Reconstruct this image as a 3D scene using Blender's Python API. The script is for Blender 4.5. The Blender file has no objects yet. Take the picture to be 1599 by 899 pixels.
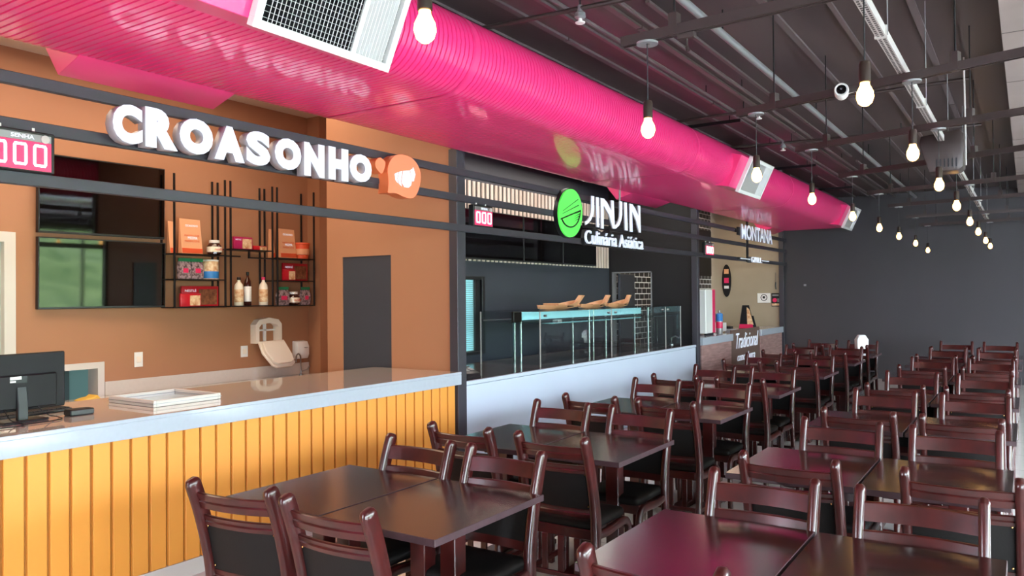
import bpy, bmesh, math, random
from mathutils import Vector, Matrix
random.seed(7)
scene = bpy.context.scene
COL = scene.collection
PI = math.pi
def lin(c):
    return tuple((v/255/12.92 if v/255 <= .04045 else ((v/255+.055)/1.055)**2.4) for v in c)
# ------------------------------------------------------------------ camera
F, W, H, EZ = 1225.0, 1599, 899, 1.68
YAW, PITCH, ROLL = math.atan2(806, F), math.radians(.58), math.radians(.5)
_f = Vector((-math.sin(YAW)*math.cos(PITCH), math.cos(YAW)*math.cos(PITCH), math.sin(PITCH)))
_r = Vector((math.cos(YAW), math.sin(YAW), 0)); _u = _r.cross(_f)
_R = _r*math.cos(ROLL)-_u*math.sin(ROLL); _U = _r*math.sin(ROLL)+_u*math.cos(ROLL)
cd = bpy.data.cameras.new('camera'); cam = bpy.data.objects.new('camera', cd); COL.objects.link(cam)
cd.sensor_width = 36; cd.lens = 36*F/W; cd.clip_start = .05; cd.clip_end = 400
cam.matrix_world = Matrix(((_R.x, _U.x, -_f.x, 0), (_R.y, _U.y, -_f.y, 0), (_R.z, _U.z, -_f.z, EZ), (0, 0, 0, 1)))
scene.camera = cam
# ------------------------------------------------------------------ view and world
scene.view_settings.view_transform = 'Standard'; scene.view_settings.look = 'None'
scene.view_settings.gamma = 1; scene.view_settings.use_curve_mapping = False
scene.view_settings.exposure = 0.45
wd = bpy.data.worlds.new('world'); scene.world = wd; wd.use_nodes = True
bg = wd.node_tree.nodes['Background']
bg.inputs[0].default_value = (.83, .89, 1.0, 1); bg.inputs[1].default_value = 30.0
def portal(name, loc, rot, sx, sy):
    l = bpy.data.lights.new(name, 'AREA'); l.shape = 'RECTANGLE'; l.size = sx; l.size_y = sy
    l.cycles.is_portal = True
    o = bpy.data.objects.new(name, l); o.location = loc; o.rotation_euler = rot; COL.objects.link(o)
portal('daylight_portal_right', (6.72, 4.0, 1.6), (0, PI/2, 0), 3.1, 17.6)
portal('daylight_portal_back', (4.5, -5.25, 1.6), (PI/2, 0, 0), 4.2, 3.1)
def area(name, loc, sx, sy, power, col, rot=(0, 0, 0)):
    l = bpy.data.lights.new(name, 'AREA'); l.shape = 'RECTANGLE'; l.size = sx; l.size_y = sy
    l.energy = power; l.color = col
    o = bpy.data.objects.new(name, l); o.location = loc; o.rotation_euler = rot; COL.objects.link(o)
WARM = (1, .78, .55)
area('kiosk_ceiling_light', (-6.2, 3.2, 3.92), 1.6, 5.0, 100, WARM)
area('kiosk_ceiling_light', (-5.1, 8.7, 3.42), .8, 4.6, 42, (1, .90, .80))
area('kiosk_ceiling_light', (-5.1, 14.3, 3.42), .8, 3.6, 35, WARM)
# ------------------------------------------------------------------ materials
def mat(name, rgb, rough=.5, metal=0, spec=.5, coat=0, emit=None, estr=0, trans=0, alpha=1, var=0, vscale=3, stretch=(1, 1, 1), rgb2=None, bump=0, bscale=40, coat_rough=.1):
    m = bpy.data.materials.new(name); m.use_nodes = True; nt = m.node_tree; b = nt.nodes['Principled BSDF']
    c = lin(rgb); b.inputs['Base Color'].default_value = (*c, 1)
    b.inputs['Roughness'].default_value = rough; b.inputs['Metallic'].default_value = metal
    b.inputs['Specular IOR Level'].default_value = spec; b.inputs['Coat Weight'].default_value = coat
    b.inputs['Coat Roughness'].default_value = coat_rough
    b.inputs['Transmission Weight'].default_value = trans; b.inputs['Alpha'].default_value = alpha
    if emit: b.inputs['Emission Color'].default_value = (*lin(emit), 1); b.inputs['Emission Strength'].default_value = estr
    tc = None
    if var or rgb2 or bump:
        tc = nt.nodes.new('ShaderNodeTexCoord'); mp = nt.nodes.new('ShaderNodeMapping'); mp.inputs['Scale'].default_value = stretch
        nt.links.new(tc.outputs['Object'], mp.inputs[0])
    if var or rgb2:
        n = nt.nodes.new('ShaderNodeTexNoise'); n.inputs['Scale'].default_value = vscale; n.inputs['Detail'].default_value = 6
        nt.links.new(mp.outputs[0], n.inputs['Vector'])
        r = nt.nodes.new('ShaderNodeValToRGB'); r.color_ramp.elements[0].position = .32; r.color_ramp.elements[1].position = .68
        c2 = lin(rgb2) if rgb2 else tuple(min(1, v*(1+var)) for v in c)
        c1 = c if rgb2 else tuple(v*(1-var) for v in c)
        r.color_ramp.elements[0].color = (*c1, 1); r.color_ramp.elements[1].color = (*c2, 1)
        nt.links.new(n.outputs[0], r.inputs[0]); nt.links.new(r.outputs[0], b.inputs['Base Color'])
    if bump:
        n2 = nt.nodes.new('ShaderNodeTexNoise'); n2.inputs['Scale'].default_value = bscale
        nt.links.new(mp.outputs[0], n2.inputs['Vector'])
        bp = nt.nodes.new('ShaderNodeBump'); bp.inputs['Strength'].default_value = bump; bp.inputs['Distance'].default_value = .01
        nt.links.new(n2.outputs[0], bp.inputs['Height']); nt.links.new(bp.outputs[0], b.inputs['Normal'])
    return m
def glass(name, tint=(246, 251, 251), refl=.12, rough=.0):
    m = bpy.data.materials.new(name); m.use_nodes = True; nt = m.node_tree; nt.nodes.clear()
    o = nt.nodes.new('ShaderNodeOutputMaterial'); t = nt.nodes.new('ShaderNodeBsdfTransparent'); g = nt.nodes.new('ShaderNodeBsdfGlossy')
    t.inputs[0].default_value = (*lin(tint), 1); g.inputs['Roughness'].default_value = rough
    lw = nt.nodes.new('ShaderNodeLayerWeight'); lw.inputs['Blend'].default_value = .5
    pw = nt.nodes.new('ShaderNodeMath'); pw.operation = 'POWER'; pw.inputs[1].default_value = 4; nt.links.new(lw.outputs['Facing'], pw.inputs[0])
    ad = nt.nodes.new('ShaderNodeMath'); ad.operation = 'MULTIPLY_ADD'; ad.inputs[1].default_value = .75; ad.inputs[2].default_value = refl*.5
    nt.links.new(pw.outputs[0], ad.inputs[0])
    mx = nt.nodes.new('ShaderNodeMixShader'); nt.links.new(ad.outputs[0], mx.inputs[0])
    nt.links.new(t.outputs[0], mx.inputs[1]); nt.links.new(g.outputs[0], mx.inputs[2]); nt.links.new(mx.outputs[0], o.inputs[0])
    return m
def brickmat(name, c1, mortar, w, h, ms):
    m = bpy.data.materials.new(name); m.use_nodes = True; nt = m.node_tree; b = nt.nodes['Principled BSDF']
    tc = nt.nodes.new('ShaderNodeTexCoord'); br = nt.nodes.new('ShaderNodeTexBrick')
    br.inputs['Color1'].default_value = (*lin(c1), 1); br.inputs['Color2'].default_value = (*lin([v*1.15 for v in c1]), 1)
    br.inputs['Mortar'].default_value = (*lin(mortar), 1); br.inputs['Scale'].default_value = 1
    br.inputs['Brick Width'].default_value = w; br.inputs['Row Height'].default_value = h; br.inputs['Mortar Size'].default_value = ms
    br.inputs['Mortar Smooth'].default_value = .05
    nt.links.new(tc.outputs['Object'], br.inputs['Vector']); nt.links.new(br.outputs[0], b.inputs['Base Color'])
    b.inputs['Roughness'].default_value = .35
    return m
M = {}
M['floor'] = brickmat('porcelain_floor', (214, 208, 202), (165, 160, 155), .8, .8, .004)
M['floor'].node_tree.nodes['Principled BSDF'].inputs['Roughness'].default_value = .16
for nd in M['floor'].node_tree.nodes:
    if nd.type == 'TEX_BRICK': nd.offset = 0; nd.inputs['Color2'].default_value = (*lin((220, 214, 208)), 1)
M['brick'] = brickmat('black_brick', (30, 30, 33), (238, 238, 238), .2, .1, .007)
M['ceil'] = mat('dark_ceiling', (50, 40, 42), .45, rgb2=(84, 70, 68), vscale=1.1, stretch=(1.6, .35, 1))
M['ceil_light'] = mat('light_soffit', (150, 134, 128), .5, var=.12, vscale=1.2)
M['ridge'] = mat('ceiling_rib_paint', (92, 80, 80), .35)
M['dark_metal'] = mat('dark_brown_metal', (62, 50, 48), .4, metal=.2)
M['rail'] = mat('graphite_metal', (60, 57, 65), .45, metal=.1)
M['black'] = mat('black_plastic', (26, 26, 29), .4)
M['blackmetal'] = mat('black_steel', (24, 22, 24), .35, metal=.3)
M['brown'] = mat('caramel_paint', (168, 116, 84), .62, var=.03, vscale=1.5)
M['wallwhite'] = mat('beige_plaster', (212, 196, 180), .6)
M['taupe'] = mat('taupe_paint', (158, 142, 122), .6, var=.05, vscale=2)
M['darkwall'] = mat('charcoal_paint', (58, 53, 57), .6, var=.05, vscale=1.4, stretch=(1, 1, .6))
M['jjwall'] = mat('slate_paint', (52, 55, 64), .5, var=.08, vscale=1)
M['jjblack'] = mat('black_paint', (24, 22, 25), .5)
M['pink'] = mat('pink_enamel', (244, 52, 126), .36, coat=.7, coat_rough=.09, var=.03, vscale=2)
M['pinkflat'] = mat('pink_sheet_metal', (245, 56, 126), .35, coat=.3)
M['yellow'] = mat('mustard_board', (230, 152, 64), .42, var=.03, vscale=2, stretch=(1, 1, .3))
M['yellowgroove'] = mat('mustard_groove', (160, 100, 26), .6)
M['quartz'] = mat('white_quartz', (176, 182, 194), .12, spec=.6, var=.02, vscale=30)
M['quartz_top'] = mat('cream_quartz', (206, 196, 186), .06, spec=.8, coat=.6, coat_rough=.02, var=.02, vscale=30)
M['whitepanel'] = mat('white_laminate', (194, 204, 220), .25, var=.02, vscale=1.2)
M['granite'] = mat('brown_granite', (92, 78, 74), .1, spec=.7, var=.25, vscale=60)
M['white'] = mat('white_plastic', (232, 228, 226), .35)
M['whitepaint'] = mat('white_frame_paint', (204, 196, 190), .4)
M['cream'] = mat('cream_plastic', (236, 222, 208), .35)
M['mahogany'] = mat('mahogany', (48, 12, 11), .28, rgb2=(70, 19, 17), vscale=6, stretch=(2, 3, 1.5), coat=.4, coat_rough=.14)
M['leather'] = mat('olive_black_vinyl', (20, 17, 16), .55, spec=.25, bump=.05, bscale=160)
M['table'] = mat('dark_wood_top', (20, 10, 11), .24, rgb2=(38, 21, 20), vscale=5, stretch=(1, 9, 1), spec=.7, coat=1, coat_rough=.16)
M['table'].node_tree.nodes['Principled BSDF'].inputs['Coat IOR'].default_value = 1.75
M['tableedge'] = mat('table_edge', (64, 42, 46), .5, var=.15, vscale=9, stretch=(3, 3, 1))
M['screen'] = mat('screen_glass', (6, 5, 6), .04, spec=.55)
M['steel'] = mat('brushed_steel', (200, 200, 204), .25, metal=1)
M['chrome'] = mat('chrome', (176, 178, 182), .28, metal=1)
M['grey'] = mat('grey_metal', (150, 148, 150), .35, metal=.5)
M['darkgrey'] = mat('dark_grey_plastic', (28, 26, 29), .55, spec=.3)
M['glass'] = glass('clear_glass')
M['windowglass'] = glass('window_glass', (245, 250, 250), .05)
M['cyan'] = mat('glowing_frosted_aqua_glass', (168, 222, 230), .15, spec=.6, emit=(150, 215, 228), estr=.4)  # emission added so the valance looks paler; it is no lamp
M['batten'] = mat('pale_wood_batten', (214, 190, 176), .5, rgb2=(232, 214, 204), vscale=4, stretch=(1, 1, .2))
M['boat'] = mat('pine_wood', (214, 160, 118), .5, rgb2=(196, 138, 98), vscale=8, stretch=(1, .2, 1))
M['greywood'] = mat('pink_grey_oak', (176, 140, 134), .5, rgb2=(140, 108, 104), vscale=6, stretch=(1, .6, 6))
M['bannerbrown'] = mat('banner_brown', (108, 86, 76), .5)
M['letterwhite'] = mat('lit_white_acrylic', (222, 226, 238), .3, emit=(225, 236, 255), estr=.30)
M['letterside'] = mat('letter_side', (170, 164, 172), .4)
M['green'] = mat('lit_green_acrylic', (96, 232, 92), .3, emit=(80, 225, 80), estr=.35)
M['orange'] = mat('lit_salmon_acrylic', (240, 128, 92), .35, emit=(240, 130, 95), estr=.25)
M['orangeside'] = mat('salmon_side', (230, 118, 70), .4)
M['red_led'] = mat('red_led_panel', (200, 40, 80), .3, emit=(235, 52, 100), estr=.75)
M['led'] = mat('white_led', (255, 240, 240), .3, emit=(255, 238, 232), estr=1.4)
M['bulb'] = mat('bulb_glow', (255, 220, 160), .3, emit=(255, 188, 100), estr=9)
M['copper'] = mat('bronze_socket', (52, 38, 32), .4, metal=.4)
M['blind'] = mat('aqua_blind', (150, 205, 215), .5, emit=(110, 190, 205), estr=.35)
M['kraft'] = mat('kraft_paper', (226, 160, 118), .7)
M['orangered'] = mat('orange_red_print', (222, 84, 44), .5)
M['redpack'] = mat('red_wrapper', (186, 22, 38), .3)
M['magenta'] = mat('magenta_box', (176, 22, 84), .4)
M['creamfood'] = mat('cream_print', (240, 214, 176), .5, rgb2=(196, 130, 84), vscale=22)
M['choc'] = mat('chocolate_print', (92, 44, 28), .4, rgb2=(150, 92, 60), vscale=25)
M['nutbrown'] = mat('hazelnut_cream', (58, 26, 18), .15, coat=.8)
M['greenlid'] = mat('green_header', (24, 128, 84), .4)
M['speckle'] = mat('candy_bag_print', (44, 26, 28), .3, rgb2=(190, 160, 164), vscale=34)
M['pinklabel'] = mat('pink_label', (216, 40, 92), .4)
M['milk'] = mat('milk_white', (236, 222, 204), .3)
M['bottle'] = mat('dark_bottle', (52, 18, 14), .1, coat=.6)
M['blue'] = mat('blue_label', (46, 120, 190), .4)
M['brass'] = mat('brass', (190, 150, 90), .25, metal=1)
M['grass'] = mat('grass_slope', (66, 92, 40), .9, rgb2=(110, 128, 72), vscale=1.4, bump=.6, bscale=8)
M['concrete'] = mat('pale_paving', (170, 176, 184), .7, var=.06)
M['kitchen'] = mat('glowing_kitchen_teal', (120, 150, 148), .5, emit=(120, 158, 156), estr=.28)  # glow added to the wall colour to brighten the kitchen, no lamp there
M['banana'] = mat('yellow_wrap', (232, 186, 78), .5)
M['leaf'] = mat('leaf_green', (96, 150, 60), .5)
M['tray'] = mat('light_grey_tray', (196, 188, 184), .4, metal=.2)
M['ceramicwhite'] = mat('white_dispenser', (236, 236, 238), .25)
# ------------------------------------------------------------------ mesh helpers
class MB:
    def __init__(s): s.v = []; s.f = []; s.m = []
    def add(s, vs, fs, mi=0, T=None):
        n = len(s.v); s.v += [(T @ Vector(v)) if T else Vector(v) for v in vs]
        s.f += [tuple(n+i for i in f) for f in fs]; s.m += [mi]*len(fs); return s
    def box(s, x0, x1, y0, y1, z0, z1, mi=0, T=None):
        vs = [(x, y, z) for z in (z0, z1) for y in (y0, y1) for x in (x0, x1)]
        return s.add(vs, [(0, 2, 3, 1), (4, 5, 7, 6), (0, 1, 5, 4), (2, 6, 7, 3), (0, 4, 6, 2), (1, 3, 7, 5)], mi, T)
    def loft(s, rings, mi=0, T=None, closed=True, cap=True):
        n = len(rings[0]); vs = [p for r in rings for p in r]; fs = []
        for i in range(len(rings)-1):
            for j in range(n if closed else n-1):
                k = (j+1) % n; fs.append((i*n+j, i*n+k, (i+1)*n+k, (i+1)*n+j))
        if cap: fs.append(tuple(range(n-1, -1, -1))); fs.append(tuple((len(rings)-1)*n+j for j in range(n)))
        return s.add(vs, fs, mi, T)
    def tube(s, path, r, n=8, mi=0, T=None, rad=None):
        rings = []; P = [Vector(p) for p in path]
        for i, p in enumerate(P):
            d = (P[min(i+1, len(P)-1)]-P[max(i-1, 0)]).normalized()
            a = Vector((0, 0, 1)) if abs(d.z) < .9 else Vector((1, 0, 0))
            u = d.cross(a).normalized(); w = d.cross(u).normalized(); rr = rad[i] if rad else r
            rings.append([p+(u*math.cos(2*PI*j/n)+w*math.sin(2*PI*j/n))*rr for j in range(n)])
        return s.loft(rings, mi, T)
    def lathe(s, prof, n=20, mi=0, T=None, c=(0, 0, 0)):
        rings = [[(c[0]+r*math.cos(2*PI*j/n), c[1]+r*math.sin(2*PI*j/n), c[2]+z) for j in range(n)] for r, z in prof]
        return s.loft(rings, mi, T)
    def prism(s, poly, d0, d1, ax='z', mi=0, T=None):
        # poly in 2D, extruded along ax between d0 and d1; ax x: poly=(y,z); y: poly=(x,z); z: poly=(x,y)
        def P(a, b, d): return {'x': (d, a, b), 'y': (a, d, b), 'z': (a, b, d)}[ax]
        return s.loft([[P(a, b, d0) for a, b in poly], [P(a, b, d1) for a, b in poly]], mi, T)
    def sweep(s, path, w, t, mi=0, T=None, wax=Vector((1, 0, 0)), cr=.3):
        # rounded-rectangle section swept; w along wax, t perpendicular
        P = [Vector(p) for p in path]; rings = []
        for i, p in enumerate(P):
            d = (P[min(i+1, len(P)-1)]-P[max(i-1, 0)]).normalized()
            n = d.cross(wax).normalized(); ww = w[i] if isinstance(w, (list, tuple)) else w; tt = t[i] if isinstance(t, (list, tuple)) else t
            a, b = ww/2, tt/2; c = cr*min(a, b)
            pts = [(a, b-c), (a-c, b), (-a+c, b), (-a, b-c), (-a, -b+c), (-a+c, -b), (a-c, -b), (a, -b+c)]
            rings.append([p+wax*x+n*y for x, y in pts])
        return s.loft(rings, mi, T)
    def build(s, name, m, parent=None, smooth=True, bev=0, loc=(0, 0, 0), ang=35, seg=1):
        me = bpy.data.meshes.new(name); me.from_pydata([tuple(v) for v in s.v], [], s.f); 
        ms = m if isinstance(m, (list, tuple)) else [m]
        for x in ms: me.materials.append(x)
        for p, i in zip(me.polygons, s.m): p.material_index = i
        bm = bmesh.new(); bm.from_mesh(me); bmesh.ops.recalc_face_normals(bm, faces=bm.faces)
        if bev:
            es = [e for e in bm.edges if len(e.link_faces) == 2 and e.calc_face_angle(0) > math.radians(40)]
            bmesh.ops.bevel(bm, geom=es, offset=bev, segments=seg, affect='EDGES', profile=.5, clamp_overlap=True)
        bm.to_mesh(me); bm.free()
        if smooth:
            for p in me.polygons: p.use_smooth = True
            me.set_sharp_from_angle(angle=math.radians(ang))
        o = bpy.data.objects.new(name, me); COL.objects.link(o)
        if parent: o.parent = parent
        o.location = loc
        return o
def recenter(o):
    me = o.data; vs = [v.co.copy() for v in me.vertices]
    mn = Vector((min(v.x for v in vs), min(v.y for v in vs), min(v.z for v in vs))); mx = Vector((max(v.x for v in vs), max(v.y for v in vs), max(v.z for v in vs)))
    c = Vector(((mn.x+mx.x)/2, (mn.y+mx.y)/2, mn.z)); me.transform(Matrix.Translation(-c)); o.location = c; return o
def tag(o, label, cat, group=None):
    o['label'] = label; o['category'] = cat
    if group: o['group'] = group
    return o
def thing(name, loc, label, cat, group=None, rz=0):
    o = bpy.data.objects.new(name, None); COL.objects.link(o); o.location = loc; o.rotation_euler = (0, 0, rz); o.empty_display_size = .1
    return tag(o, label, cat, group)
def struct(name, mb, m, **k):
    o = mb.build(name, m, smooth=False, **k); o['kind'] = 'structure'; return o
def dup(o, loc, rz, label, group=None):
    r = o.copy(); COL.objects.link(r); r.location = loc; r.rotation_euler = (0, 0, rz); r['label'] = label
    if group: r['group'] = group
    for ch in list(o.children):
        c = ch.copy(); COL.objects.link(c); c.parent = r
        for g in list(ch.children):
            d = g.copy(); COL.objects.link(d); d.parent = c
    return r
def ray(x, y): return _f+_R*((x-W/2)/F)-_U*((y-H/2)/F)
def onx(x, y, X):
    d = ray(x, y); t = X/d.x; return (d.y*t, EZ+d.z*t)          # (y, z) on the plane x = X
# flat lettering
def glyph(text, size=1, offset=0, extrude=.05, bevel=0, shear=0, space=1):
    c = bpy.data.curves.new('g', 'FONT'); c.body = text; c.size = size; c.offset = offset; c.extrude = extrude; c.bevel_depth = bevel; c.bevel_resolution = 1
    c.shear = shear; c.space_character = space; c.resolution_u = 4; c.align_x = 'LEFT'
    o = bpy.data.objects.new('g', c); COL.objects.link(o); dg = bpy.context.evaluated_depsgraph_get(); dg.update()
    me = bpy.data.meshes.new_from_object(o.evaluated_get(dg)); bpy.data.objects.remove(o); bpy.data.curves.remove(c); return me
def text_on(name, text, m, parent, origin, right, up, w, h, depth, offset=0, bevel=0, shear=0, space=1, side=None):
    """text fitted into w x h; origin is the lower left corner, local to the parent"""
    me = glyph(text, 1, offset, .5, bevel, shear, space)
    xs = [v.co.x for v in me.vertices]; ys = [v.co.y for v in me.vertices]; zs = [v.co.z for v in me.vertices]
    x0, x1, y0, y1, z0, z1 = min(xs), max(xs), min(ys), max(ys), min(zs), max(zs)
    r = Vector(right); u = Vector(up); n = r.cross(u); O = Vector(origin)
    for v in me.vertices:
        a = (v.co.x-x0)/(x1-x0)*w; b = (v.co.y-y0)/(y1-y0)*h; c = (v.co.z-z0)/(z1-z0)*depth
        v.co = O+r*a+u*b+n*c
    me.materials.clear(); me.materials.append(m)
    if side:
        me.materials.append(side)
        me.update()
        for p in me.polygons:
            p.material_index = 0 if p.normal.dot(n) > .8 else 1
    o = bpy.data.objects.new(name, me); COL.objects.link(o); o.parent = parent
    return o
YR, ZU = (0, 1, 0), (0, 0, 1)
def anchor(root, loc):
    T = Matrix.Translation(-Vector(loc)); seen = set()
    def rec(o):
        for c in o.children:
            if c.type == 'MESH' and c.data.name not in seen: seen.add(c.data.name); c.data.transform(T)
            rec(c)
    rec(root); root.location = loc; return root
def one(name, mb, m, label, cat, group=None, **k):
    o = mb.build(name, m, **k); recenter(o); return tag(o, label, cat, group)
# ================================================================== ROOM SHELL
YE = 16.8; XR = 6.6; YB = -5.2; XF = -4.27
struct('floor', MB().box(-7.8, XR+.2, YB-.2, YE+.2, -.12, 0), M['floor'])
struct('ceiling', MB().box(-4.45, -.13, YB, YE, 3.6, 3.72), M['ceil'])
struct('ceiling_soffit_right', MB().box(-.13, XR, YB, YE, 3.44, 3.72), M['ceil_light'])
j = MB()
for i in range(-3, 12): j.box(-.128, XR, i*1.5+.3, i*1.5+.308, 3.4385, 3.441)
struct('trim_1', j, M['dark_metal'])
struct('ceiling_beam', MB().box(-.38, -.131, YB, YE, 3.54, 3.6), M['dark_metal'])
# thin raised ribs of the dark ceiling, in staggered lengths
j = MB(); xs = [-.62, -1.07, -1.43, -2.05, -2.3, -2.62, -2.86, -3.2, -3.6]
for i, x in enumerate(xs):
    y = YB+.3*(i % 3)
    while y < YE-.1:
        L = random.choice([2.6, 3.4, 4.4]); w = .03 if i % 2 else .045
        j.box(x-w/2, x+w/2, y, min(y+L, YE-.02), 3.582, 3.6); y += L+random.choice([.02, .02, .45])
struct('ceiling_ribs', j, M['ridge'])
struct('wall_end', MB().box(-4.27, XR, YE, YE+.15, 0, 4.1), M['darkwall'])
struct('wall_end_kiosk', MB().box(-5.95, -4.272, YE-.02, YE+.15, 0, 4.1), M['taupe'])
# right glazed wall: window up to 3.06 m, solid beyond y = 12.7
w = MB().box(XR, XR+.2, 12.7, YE, 0, 3.6).box(XR, XR+.2, YB, 12.7, 3.08, 3.6)
struct('wall_right', w, M['darkwall'])
def glazing(n, horiz, fixed, a, b, z1, step):
    f = MB(); g = MB()
    def bx(mb, u0, u1, z0, zz, t):
        if horiz: mb.box(u0, u1, fixed-t, fixed+t, z0, zz)
        else: mb.box(fixed-t, fixed+t, u0, u1, z0, zz)
    k = round((b-a)/step)
    for i in range(k+1): u = a+(b-a)*i/k; bx(f, u-.03, u+.03, 0, z1, .045)
    bx(f, a, b, 0, .08, .044); bx(f, a, b, z1-.06, z1, .044); bx(g, a, b, .08, z1-.06, .004)
    o = struct('window_%d' % n, f, M['dark_metal']); p = g.build('pane', M['windowglass'], o, smooth=False); return o
glazing(1, False, XR+.1, YB, 12.7, 3.08, 1.49)
glazing(2, True, YB-.1, 2.5, XR, 3.08, 1.4)
struct('wall_behind', MB().box(-4.4, XR+.2, YB-.2, YB, 3.08, 3.6).box(-4.4, 2.5, YB-.2, YB, 0, 3.08), M['darkwall'])  # out of view; solid part widened to cut daylight from behind
# ground and grass bank outside
struct('ground', MB().box(XR+.2, 40, -30, 40, -.2, -.05).box(-20, XR+.2, -40, YB-.2, -.2, -.05), M['concrete'])
g = MB()
n = 24
for i in range(n+1):
    for k in range(9):
        X = 16+k*1.6; Z = -.06+(k/8)**1.0*4.4*(1+.12*math.sin(i*1.3+k)); g.v.append(Vector((X, -22+i*2.2, Z)))
for i in range(n):
    for k in range(8): a = i*9+k; g.f.append((a, a+1, a+10, a+9)); g.m.append(0)
struct('ground_bank', g, M['grass'])
# ---- kiosk 1 (caramel)
BX = -7.6
w = MB().box(BX-.15, BX, 4.235, 6.86, 0, 4.1).box(BX-.15, BX, 3.425, 4.235, 1.065, 4.1).box(BX-.15, BX, -3, 3.425, 2.29, 4.1)
w.box(BX-.15, BX, -3, 1.9, 0, 2.29)
w.box(BX-.15, -7.38, 6.86, 7.3, 0, 4.1).box(BX-.15, -6.0, 7.3, 7.42, 0, 4.1)
struct('wall_kiosk_back', w, M['brown'])
struct('wall_kiosk_side', MB().box(-5.9, -4.335, 5.6, 5.66, 2.08, 4.1).box(-5.9, -5.705, 5.6, 5.66, 0, 2.08).box(-5.06, -4.335, 5.6, 5.66, 0, 2.08).box(-5.92, -5.9, 5.6, 7.3, 0, 4.1), M['brown'])
struct('wall_kiosk_left', MB().box(BX, -4.4, -3.1, -3, 0, 4.1), M['brown'])
struct('ceiling_kiosk_one', MB().box(BX-.15, -4.45, -3.1, 7.42, 3.95, 4.1), M['wallwhite'])
struct('wall_front_header', MB().box(-4.5, -4.4, -3.1, YE, 3.6, 4.12), M['jjblack'])
o = struct('door_1', MB().box(-5.705, -5.06, 5.61, 5.65, 0, 2.08), M['jjwall'])
# service hatch and white framed doorway in the back wall
o = struct('window_3', MB().box(BX-.16, BX+.02, 3.45, 4.235, 1.01, 1.07).box(BX-.16, BX+.02, 4.17, 4.235, .70, 1.01).box(BX-.16, BX+.02, 3.45, 3.52, .70, 1.01), M['whitepaint'])
struct('wall_hatch_below', MB().box(BX-.15, BX, 3.425, 4.235, 0, .70), M['brown'])
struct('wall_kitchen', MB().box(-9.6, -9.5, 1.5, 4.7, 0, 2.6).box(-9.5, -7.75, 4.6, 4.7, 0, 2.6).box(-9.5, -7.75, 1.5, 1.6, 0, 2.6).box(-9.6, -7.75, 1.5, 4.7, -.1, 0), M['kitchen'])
struct('ceiling_kitchen', MB().box(-9.6, -7.75, 1.5, 6.5, 2.6, 2.7), M['wallwhite'])
o = struct('door_2', MB().box(BX-.1, BX+.03, 3.33, 3.425, 0, 2.29).box(BX-.1, BX+.03, 1.9, 2.0, 0, 2.29).box(BX-.1, BX+.03, 2.0, 3.33, 2.2, 2.29), M['whitepaint'])
p = MB().box(BX-.06, BX-.04, 2.0, 3.33, .02, 2.2).build('door_leaf', mat('pale_door_leaf', (196, 206, 196), .4), o, smooth=False)
# ---- kiosk 2 (black)
struct('wall_middle_side', MB().box(-5.9, -4.335, 5.661, 5.72, 0, 3.6), M['jjblack'])
struct('wall_middle_back', MB().box(-5.9, -5.8, 5.72, 7.45, 0, 3.6).box(-5.9, -5.8, 8.1, 11.75, 0, 3.6).box(-5.9, -5.8, 7.45, 8.1, 1.89, 3.6).box(-5.9, -5.8, 7.45, 8.1, 0, .99), M['jjwall'])
struct('wall_middle_end', MB().box(-5.9, -5.745, 11.75, 11.85, 0, 3.6).box(-5.04, -4.335, 11.75, 11.85, 0, 3.6).box(-5.745, -5.04, 11.75, 11.85, 2.06, 3.6), M['jjblack'])
struct('ceiling_kiosk_two', MB().box(-5.9, -4.45, 5.72, YE, 3.5, 3.6), M['jjblack'])
o = struct('door_3', MB().box(-5.745, -5.72, 11.74, 11.86, 0, 2.06).box(-5.06, -5.04, 11.74, 11.86, 0, 2.06).box(-5.745, -5.04, 11.74, 11.86, 2.04, 2.06), M['grey'])
MB().box(-5.7, -5.66, 11.86, 12.45, .01, 2.03).build('door_leaf', M['jjwall'], o, smooth=False, bev=.004)
# ---- kiosk 3 (brick and taupe)
b = MB().box(0, 4.9, 0, 3.5, 0, .1); o = b.build('wall_grill_back', M['brick'], smooth=False); o['kind'] = 'structure'
o.matrix_world = Matrix(((0, 0, 1, -5.9), (1, 0, 0, 11.86), (0, 1, 0, 0), (0, 0, 0, 1)))
# plinths
struct('trim_2', MB().box(-4.285, -4.262, -.6, 5.56, 0, .1), M['whitepaint'])
# ================================================================== FACADE FRAME
def post(y0, y1, x0, x1, top, label):
    f = MB().box(x0, x1, y0, y1, .0, top)
    return one('steel_post', f, M['rail'], label, 'post', 'steel posts of the kiosk front', bev=.004)
post(5.565, 5.69, -4.335, -4.24, 3.0, 'dark steel post between the caramel kiosk and the black kiosk')
post(11.62, 11.72, -4.335, -4.24, 3.0, 'grey steel post between the black kiosk and the grill kiosk')
post(16.70, 16.78, -4.335, -4.24, 3.0, 'dark steel post at the charcoal end wall')
for z0, z1, l in ((2.755, 2.818, 'topmost'), (2.524, 2.587, 'middle'), (2.258, 2.322, 'lowest')):
    one('signage_rail', MB().box(-4.24, -4.2, -1.0, 16.86, z0, z1), M['rail'], l+' of the three long grey rails carrying the kiosk signs', 'rail', 'long rails along the kiosk fronts', bev=.003)
one('hanging_rod', MB().tube([(-4.26, 8.95, 2.59), (-4.26, 8.95, 3.6)], .012, 8), M['grey'], 'thin grey rod rising behind the black kiosk wordmark', 'rod')
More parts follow.
